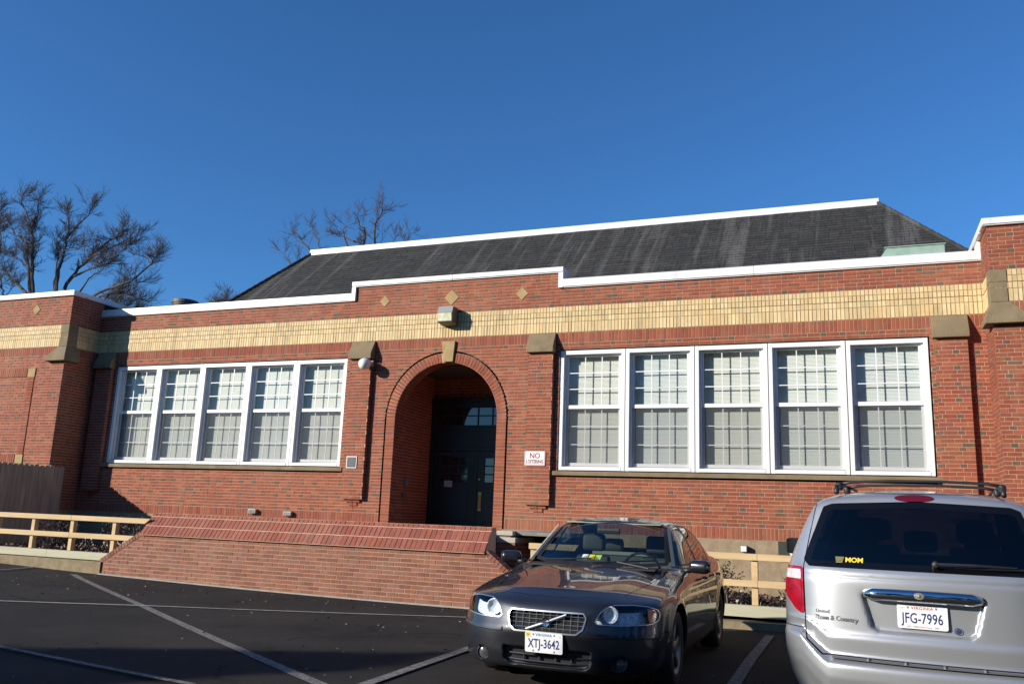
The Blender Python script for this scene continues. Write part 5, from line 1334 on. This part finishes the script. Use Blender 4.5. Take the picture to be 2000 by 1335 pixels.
# interior
for s_n in (1, -1): cone_seat(sed, .02, s_n*.36, MT_SEAT, .56, .34)
s = MB(); s.box(-.25, .25, -.62, .62, 0, .15); o = s.build('rear_bench', MT_SEAT, sed, bevel=.05); o.location = (-.85, 0, .38)
s = MB(); s.box(-.08, .06, -.62, .62, 0, .55); o = s.build('rear_bench_back', MT_SEAT, sed, bevel=.05); o.location = (-1.12, 0, .48); o.rotation_euler = (0, R_(-14), 0)
for l_ in (-.36, .36):
    s = MB(); s.box(-.045, .045, -.12, .12, 0, .15); o = s.build('rear_headrest', MT_SEAT, sed, bevel=.04); o.location = (-1.27, l_, 1.02)
s = MB(); s.prism([(.50, .72), (.52, .90), (.72, .945), (1.02, .925), (1.02, .60), (.62, .55)], -.70, .70, 'y'); v = s.v; s.build('dashboard', MT_INT, sed, bevel=.02)
s = MB(); s.prism([(-1.55, 1.0), (-1.16, 1.02), (-1.16, .98), (-1.55, .96)], -.60, .60, 'y'); s.build('parcel_shelf', MT_TRIM, sed)
s = MB(); pts = [(.45+.02*math.sin(R_(k*15)), .36+.185*math.cos(R_(k*15)), .90+.17*math.sin(R_(k*15))) for k in range(25)]; s.tube(pts, .014, 6, caps=False)
s.tube([(.46, .36, .90), (.60, .36, .86)], [.05, .03], 8); s.box(.452, .462, .19, .53, .89, .915); s.build('steering_wheel', MT_INT, sed, smooth=True)
s = MB(); s.box(0, .03, -.12, .12, -.03, .03); o = s.build('rear_view_mirror', MT['black'], sed, bevel=.01); o.location = (.36, 0, 1.27)
for s_n in (1, -1):
    s = MB(); s.add([(.74, s_n*.715, .97), (.70, s_n*.74, .97), (.22, s_n*.60, 1.32), (.26, s_n*.575, 1.32)], [(0, 1, 2, 3)]); s.build('pillar_trim', MT_TRIM, sed)
s = MB(); s.box(-.85, .20, -.50, .50, 1.345, 1.355); s.build('headliner', MT_TRIM, sed)
# sill stickers and wipers
def wsx(l, z):
    i_ = np.argmin((sb_.V[:, 1]-l)**2+(sb_.V[:, 2]-z)**2+((sb_.V[:, 0] < .3) | (sb_.V[:, 0] > 1.3))*9); return sb_.V[i_, 0]
for l_, m_ in ((-.105, MT_PLATE), (-.035, MT_YEL), (.03, mat('green_sticker', (.35, .5, .1), .6))):
    s = MB(); x0 = wsx(l_, 1.0)-.012; x1 = wsx(l_, 1.04)-.012
    s.quad((x0, l_-.028, 1.0), (x0, l_+.028, 1.0), (x1, l_+.028, 1.045), (x1, l_-.028, 1.045)); s.build('windscreen_sticker', m_, sed)
for l0, l1 in ((-.52, -.02), (.02, .56)):
    s = MB(); P_ = []
    for k in range(6):
        t = k/5; l_ = l0+(l1-l0)*t; z_ = .968+.035*t; P_.append((wsx(l_, z_)+.02, l_, z_+.012))
    s.tube(P_, .007, 5); s.tube([(P_[0][0]+.02, l1, .955), P_[2]], .009, 5); s.build('wiper', MT['black'], sed)
s = MB(); s.prism([(.90, .955), (1.07, .945), (1.07, .93), (.9, .93)], -.62, .62, 'y'); s.build('cowl', MT['black'], sed)
for l_ in (-.3, .3):
    s = MB(); s.box(-.02, .02, -.015, .015, 0, .008); o = s.build('washer_jet', MT['black'], sed, bevel=.004); o.location = (1.25, l_, float(sed_top(np.array([1.25]), np.array([abs(l_)]))[0])-.012)

# ============================ silver minivan ============================
VX, VY = .626, -6.647
van = empty('minivan', (VX, VY, gz(VX)-.055), R_(90-4.75), 'silver minivan seen from behind at the right edge of the car park', 'car', local=True)
VPX = [-2.62, -2.5, -2.3, -2.18, -2.05, -1.7, -1.2, -.4, .2, .55, 1.45, 1.6, 2.0, 2.4, 2.55]
VPZ = [1.20, 1.40, 1.585, 1.655, 1.688, 1.715, 1.735, 1.74, 1.72, 1.64, 1.13, 1.08, 1.0, .86, .70]
def van_W(x, z):
    w = sm([.25, .35, .5, .62, .80, .95, 1.08, 1.2, 1.4, 1.6, 1.72], [.90, .945, .965, .972, .978, .975, .955, .915, .835, .745, .68], z, .04)
    return w-.09*np.clip((x-1.5)/1.0, 0, 1)**2-.012*np.clip((-x-1.9), 0, 1)
def van_f(x, y, z):
    a = np.abs(y); W = van_W(x, z)
    top = sm(VPX, VPZ, x, .05)-.055*(a/.7)**2.2
    xr = sm([.10, .20, .28, .36, .44, .474, .494, .52, .60, .640, .662, .72, 1.02, 1.09, 1.14, 1.30, 1.60, 1.66, 1.74], [-2.44, -2.50, -2.56, -2.585, -2.588, -2.578, -2.505, -2.494, -2.502, -2.506, -2.490, -2.488, -2.480, -2.466, -2.43, -2.355, -2.19, -2.17, -1.95], z-.165*np.clip((a-.62)/.20, 0, 1)**1.2*np.clip((.82-z)/.12, 0, 1), .013)
    xr = xr+.085*(a/.85)**2+.30*np.clip((a-.42)/.60, 0, 1)**3.6
    xf = sm([.2, .4, .6, .8, 1.0, 1.3], [2.42, 2.5, 2.5, 2.42, 2.1, 1.5], z, .04)-.5*np.clip((a-.2)/.8, 0, 1)**3-.05*a
    F = smax(a-W, (z-top)*.9, .06); F = smax(F, xr-x, .03); F = smax(F, x-xf, .06); F = smax(F, .20-z, .03)
    for wx in (1.50, -1.52):
        c = np.maximum(np.hypot(x-wx, z-.34)-.375, .66-a); F = smax(F, -c, .01)
    # number plate recess in the tailgate
    rr = sdpoly(a, z, [(-.2, .705), (.285, .705), (.32, .73), (.372, .93), (-.2, .935)], .012)
    F = np.where(x < -2, smax(F, -smax(rr, x+2.437-.085*(a/.85)**2, .012), .014), F)
    # shut lines as soft creases: tailgate crease under the window
    F = F+.004*np.exp(-((z-1.055)/.012)**2)*(x < -2.2)
    return F
vb = Shell(van_f, (-2.70, -1.08, .14), (2.65, 1.08, 1.82), .0175)
SILVER = mat('silver_metallic_paint', (.44, .45, .465), .34, metal=.62, noise=.03, nscale=2, coat=.8, coat_rough=.03, flake=.25)
rear = lambda x, y, z, N: (x < -1.9) & (N[:, 0] < -.25)
wp = [(-.755, 1.125), (.755, 1.125), (.79, 1.16), (.655, 1.55), (.60, 1.572), (0, 1.598), (-.60, 1.572), (-.655, 1.55), (-.79, 1.16)]
T = vb.cut(side_of(lambda x, y, z: sdpoly(y, z, wp, .012), rear))
a_, b_ = vb.split(T, side_of(lambda x, y, z: sdpoly(y, z, wp, -.035), rear))
vb.build('rear_window', a_, G_PRIV, van, -.004); vb.build('window_border', b_, mat('black_ceramic', (.004, .004, .005), .04), van, -.004)
# tailgate shut line
tg = [(-.785, 1.12), (-.775, .66), (-.765, .61), (-.66, .522), (.66, .522), (.765, .61), (.775, .66), (.785, 1.12), (.70, 1.60), (.55, 1.655), (-.55, 1.655), (-.70, 1.60)]
tgc = lambda x, y, z, N: (x < -1.9) & (N[:, 0] < -.15)
vb.build('tailgate_gap', vb.cutseq([side_of(lambda x, y, z: sdpoly(y, z, tg, .015)-.0042, tgc), side_of(lambda x, y, z: -sdpoly(y, z, tg, .015)-.0042, tgc)]), MT['blackgap'], van, -.006)
MT_TAIL = mat('tail_lamp_red', (.30, .006, .014), .10, coat=1, noise=.25, nscale=14); MT_TAILC = mat('tail_lamp_clear', (.60, .52, .53), .15, coat=1, noise=.2, nscale=30)
for s_n in (1, -1):
    tl = [(.815, .775), (.86, .80), (.935, .88), (.975, 1.00), (.955, 1.095), (.82, 1.095), (.808, 1.08), (.802, .79)]
    on = lambda x, y, z, N, s_n=s_n: (x < -1.95) & (y*s_n > .5)
    T = vb.cut(side_of(lambda x, y, z: sdpoly(y*s_n, z, tl, .010), on))
    edge, rest = vb.split(T, side_of(lambda x, y, z: -sdpoly(y*s_n, z, tl, -.012), on))
    clr, red = vb.split(rest, side_of(lambda x, y, z: np.maximum(1.015-z, z-1.085), on))
    t_ = vb.build('tail_lamp', red, MT_TAIL, van, .006); vb.build('reversing_lens', clr, MT_TAILC, t_, .006); vb.build('lamp_rim', edge, MT_TAIL, t_, .004)
    q = MB()
    for (yy, zz) in ((.86, .935), (.905, .945)):
        q.lathe([(0, .012), (.014, .01), (.02, 0)], 10, (-2.40, yy*s_n, zz), 'x')
    # body seam behind bumper / side
    on2 = lambda x, y, z, N, s_n=s_n: (y*s_n > .6) & (x < -1.8)
    vb.build('bumper_gap', vb.cutseq([side_of(f_, on2) for f_ in (lambda x, y, z: z-.6735, lambda x, y, z: .6665-z, lambda x, y, z: .79-y*s_n)]), MT['blackgap'], van, -.004)
# bumper top tread with slots
q = MB()
for k in range(-2, 3): q.box(-2.556, -2.50, k*.27-.11, k*.27+.11, .6455, .649)
# side windows
for s_n in (1, -1):
    on = lambda x, y, z, N, s_n=s_n: (y*s_n > .5) & (N[:, 1]*s_n > .5)
    for nm, po in (('quarter_window', [(-2.02, 1.15), (-1.10, 1.13), (-1.10, 1.56), (-1.92, 1.54)]), ('sliding_door_window', [(-1.02, 1.12), (.02, 1.11), (.02, 1.58), (-1.02, 1.57)]), ('front_door_window', [(.10, 1.11), (1.18, 1.10), (.50, 1.55), (.10, 1.58)])):
        vb.build(nm, vb.cut(side_of(lambda x, y, z: sdpoly(x, z, po, .02), on)), G_PRIV, van, -.003)
wsp = [(-.70, 1.14), (.70, 1.14), (.60, 1.60), (-.60, 1.60)]
vb.build('windscreen', vb.cut(side_of(lambda x, y, z: sdpoly(y, z, wsp, .02), lambda x, y, z, N: (x > .3) & (N[:, 0] > .3))), G_CLEAR, van, -.003)
# high level brake lamp
bl_ = vb.cut(side_of(lambda x, y, z: ((y-.02)/.135)**2+((z-1.632)/.026)**2-1, lambda x, y, z, N: (x < -1.9) & (z > 1.55)))
vb.build('brake_lamp', bl_, mat('brake_lens', (.11, .003, .008), .12, coat=1), van, .006)
T = vb.T; vb.build('body', T, SILVER, van)
# chrome handle bar with emblem
hb_ = MB(); P_ = []
for k in range(13):
    t = -1+2*k/12; l_ = .375*t; P_.append((-2.50+.075*t*t*.4-.0, l_, .950-.004*t*t))
hb_.tube(P_, [.022]+[.038]*11+[.022], 12)
hb_.v = [(p[0], p[1], .950+(p[2]-.950)*1.15) for p in hb_.v]
h_ = hb_.build('chrome_handle', MT_CHROME, van, smooth=True)
q = MB(); q.lathe([(0, -.012), (.022, -.010), (.030, 0)], 20, (0, 0, 0), 'x'); o = q.build('emblem', MT_SATIN, van); o.location = (-2.532, .012, .955); o.scale = (1, 1.3, .8)
q = MB(); q.lathe([(0, -.016), (.010, -.014), (.016, -.008)], 14, (0, 0, 0), 'x'); o = q.build('emblem_centre', MT['brass'], van); o.location = (-2.532, .012, .955)
plate(van, (-2.452, .002, .810), (R_(-3), 0, R_(-90)), 'JFG-7996', MT_RED, 'VIRGINIA', 'rear')
def rtext(body_, size, l_, z_, material, sx=1, bold=0, shear=0, x=None):
    i_ = np.argmin((vb.V[:, 1]-l_)**2+(vb.V[:, 2]-z_)**2+(vb.V[:, 0] > -1.9)*9); xx = vb.V[i_, 0] if x is None else x
    n_ = vb.N[i_]; yaw = math.atan2(n_[1], n_[0]); pit = math.asin(n_[2])
    return textmesh('badge_text', body_, size, (xx+n_[0]*.004, l_, z_), (R_(90)-pit, 0, yaw+R_(90)), material, van, sx, .001, bold=bold, shear=shear)
MT_BADGE = mat('badge_chrome', (.16, .165, .17), .35, metal=.8)
rtext('Limited', .036, .665, .800, MT_BADGE, .95, .0005); rtext('Town & Country', .047, .575, .757, MT_BADGE, .92, .0006, .1)
sx_ = rtext('MOM', .050, .435, 1.170, MT_YEL, 1.05, .0018); sx_.name = 'window_sticker_text'
i_ = np.argmin((vb.V[:, 1]-.54)**2+(vb.V[:, 2]-1.17)**2+(vb.V[:, 0] > -1.9)*9); xx = vb.V[i_, 0]
q = MB()
for k in range(5): q.box(-.003, 0, -.030+.003*k, .030-.001*k, .018-k*.0095-.0035, .018-k*.0095+.0035)
o = q.build('window_sticker', mat('olive_sticker', (.22, .20, .07), .6), van); o.location = (xx-.006, .535, 1.170); o.rotation_euler = (0, R_(20), 0)
q = MB(); q.lathe([(.016, -.003), (.022, -.003), (.022, 0)], 16, (0, 0, 0), 'x'); q.lathe([(0, -.002), (.012, -.002)], 12, (0, 0, 0), 'x'); o = q.build('dealer_badge', MT_BLUE, van); o.location = (-2.444, -.215, .735)
# rear wiper
q = MB(); q.lathe([(0, -.05), (.02, -.045), (.026, 0)], 14, (-2.42, -.10, 1.170), 'x'); q.tube([(-2.455, -.10, 1.172), (-2.45, -.35, 1.176), (-2.40, -.60, 1.172)], [.014, .011, .006], 6); q.tube([(-2.44, -.22, 1.160), (-2.42, -.45, 1.158), (-2.37, -.70, 1.160)], .007, 5); q.build('rear_wiper', MT['black'], van)
# bumper step with slots, bumper lower
q = MB(); [q.quad((-2.572+.105*(l_/.85)**2, l_, .4935), (-2.572+.105*((l_+.1)/.85)**2, l_+.1, .4935), (-2.500+.105*((l_+.1)/.85)**2, l_+.1, .5025), (-2.500+.105*(l_/.85)**2, l_, .5025)) for l_ in [-.6+.1*i for i in range(12)]]; q.build('bumper_step', mat('grey_tread', (.12, .12, .125), .6), van)
for l_ in (-.36, -.12, .12, .36):
    q = MB(); q.box(-2.566+.105*(l_/.85)**2, -2.505+.105*(l_/.85)**2, l_-.007, l_+.007, .494, .508); q.build('step_rib', MT['galv'], van)
# roof rack
rk = MB()
for s_n in (1, -1):
    P_ = [(-2.02, s_n*.575, 1.672), (-1.95, s_n*.58, 1.725), (-1.2, s_n*.585, 1.765), (-.2, s_n*.58, 1.77), (.15, s_n*.57, 1.725)]
    rk.tube(P_, [.02, .015, .013, .013, .016], 8)
rk.build('roof_rail', MT['black'], van, kind='stuff', smooth=True)
for xx in (-1.62, -.95):
    r2_ = MB(); P_ = [(xx, -.60, 1.755), (xx, -.50, 1.776), (xx, -.2, 1.790), (xx, .2, 1.790), (xx, .5, 1.776), (xx, .60, 1.755)]; r2_.tube(P_, [.015, .012, .011, .011, .012, .015], 8)
    r2_.build('rack_crossbar', MT['black'], van, smooth=True)
    for s_n in (1, -1):
        q = MB(); q.box(-.045, .045, -.028, .028, -.05, .02); o = q.build('rack_foot', MT['black'], van, bevel=.02); o.location = (xx, s_n*.59, 1.755)
for s_n in (1, -1):
    q = MB(); q.box(-.05, .06, -.12, .12, -.085, .085); o = q.build('door_mirror', MT['black'], van, bevel=.04); o.location = (.85, s_n*1.29, 1.20)
    q = MB(); q.tube([(.87, s_n*.92, 1.10), (.87, s_n*1.19, 1.16)], [.04, .03], 8); q.build('mirror_arm', MT['black'], van)
    q = MB(); q.box(-.056, -.0505, -.10, .10, -.07, .07); q.build('mirror_glass', mat('mirror_tint', (.2, .22, .25), .05, 1) if s_n == 1 else bpy.data.materials['mirror_tint'], o)
for wx in (1.50, -1.52):
    for s_n in (1, -1): wheel(van, wx, s_n*.83, .335, .22, MT_RIM, 7)
wl = MB()
for wx in (1.50, -1.52):
    for s_n in (1, -1): wl.lathe([(.385, s_n*.64), (.385, s_n*.93)], 24, (wx, 0, .34), 'y', 0, 0, math.pi); wl.lathe([(0, s_n*.64), (.385, s_n*.64)], 24, (wx, 0, .34), 'y')
wl.build('wheel_arch_liner', MT['blackgap'], van, kind='stuff')
q = MB(); q.box(-2.3, 2.2, -.64, .64, .24, .30); q.build('underbody', MT['blackgap'], van)
q = MB(); q.box(-2.2, 1.3, -.82, .82, .36, .40); q.build('cabin_floor', MT_INT, van)
for xx in (.1, -.85):
    for s_n in (1, -1): cone_seat(van, xx, s_n*.40, MT_SEAT, .62, .55)
s = MB(); s.box(-.1, .08, -.66, .66, 0, .60); o = s.build('rear_bench_back', MT_SEAT, van, bevel=.05); o.location = (-1.75, 0, .62)
for l_ in (-.42, 0, .42):
    s = MB(); s.box(-.045, .045, -.12, .12, 0, .16); o = s.build('rear_headrest', MT_SEAT, van, bevel=.04); o.location = (-1.76, l_, 1.24)

# ------------------------------------------------------------------ trees across the lot, behind the viewer (they shade and are reflected; the row is added to block skylight)
def evergreen_mesh(seed):
    r = random.Random(seed); m = MB()
    DG = [(.022, .035, .014), (.03, .045, .018), (.04, .055, .022), (.018, .028, .012)]
    for i in range(5200):
        t = r.random()**.75; z = 1.0+t*8.2; R0 = (2.6*(1-t)**.7+.35)*(1+.25*math.sin(z*2.3+seed)+.12*math.sin(z*5.1)); a = r.uniform(0, 6.283)
        R0 *= 1+.22*math.sin(3*a+z*.8+seed); rr = R0*r.uniform(.35, 1)**.5
        c = Vector((rr*math.cos(a), rr*math.sin(a), z+r.uniform(-.2, .2)-.12*rr)); u = Vector((r.uniform(-1, 1), r.uniform(-1, 1), r.uniform(-.7, .4))).normalized(); v = u.orthogonal().normalized(); s = r.uniform(.12, .30)
        m.add([c-u*s, c+v*s*.6, c+u*s, c-v*s*.6], [(0, 1, 2, 3)], 0, r.choice(DG))
    k = MB(); k.tube([(0, 0, -.2), (.05, 0, 4), (0, 0, 9)], [.28, .2, .05], 8)
    return m.mesh('crown', (MLEAF,)), k.mesh('trunk', (MT['bark'],))
EV = [evergreen_mesh(1), evergreen_mesh(2)]
def evergreen(x, y, s, lab, k=0, thin=1):
    e = empty('evergreen_tree', (x, y, 0), rnd.uniform(0, 6), lab, 'tree', 'evergreens across the car park', local=True); e.scale = (s*thin, s*thin, s*1.05)
    for nm, me in zip(('crown', 'trunk'), EV[k]): link(bpy.data.objects.new(nm, me), e)
    return e

for i_, (x_, y_, s_, lb) in enumerate(((-14, -36, 1.4, 'leftmost tree of the unseen evergreen row added to block skylight'), (-8, -35, 1.5, 'second evergreen from the left in the unseen row added to block skylight'), (-2, -34, 1.35, 'third evergreen from the left in the unseen row added to block skylight'),
        (4, -35, 1.55, 'fourth evergreen from the left in the unseen row added to block skylight'), (10, -33, 1.4, 'fifth evergreen from the left in the unseen row added to block skylight'), (16, -32, 1.5, 'sixth evergreen from the left in the unseen row added to block skylight'),
        (22, -28, 1.4, 'seventh evergreen from the left where the row added to block skylight turns'), (27, -22, 1.5, 'eighth evergreen from the left where the row added to block skylight turns'), (31, -15, 1.4, 'ninth evergreen from the left in the row added to block skylight, far right side'), (34, -8, 1.5, 'last evergreen of the row added to block skylight, far right side'))):
    evergreen(x_, y_, s_, lb, i_ % 2)
for i_, (gx0, gy0, H0, lb) in enumerate(((.66, -7.36, 8.2, 'single evergreen whose tip shades the dark sedan'), (-4.1, -8.35, 8.8, 'evergreen second in the group shading the foreground'), (-5.6, -9.6, 8.5, 'evergreen third in the group shading the foreground'),
        (-7.6, -10.5, 8.6, 'evergreen fourth in the group shading the foreground'), (-9.8, -11.3, 9, 'evergreen last in the group shading the foreground'))):
    L0 = H0/.49; evergreen(gx0-1.03*L0, gy0-L0, H0/9.7, lb, i_ % 2, .42 if i_ == 0 else .9)
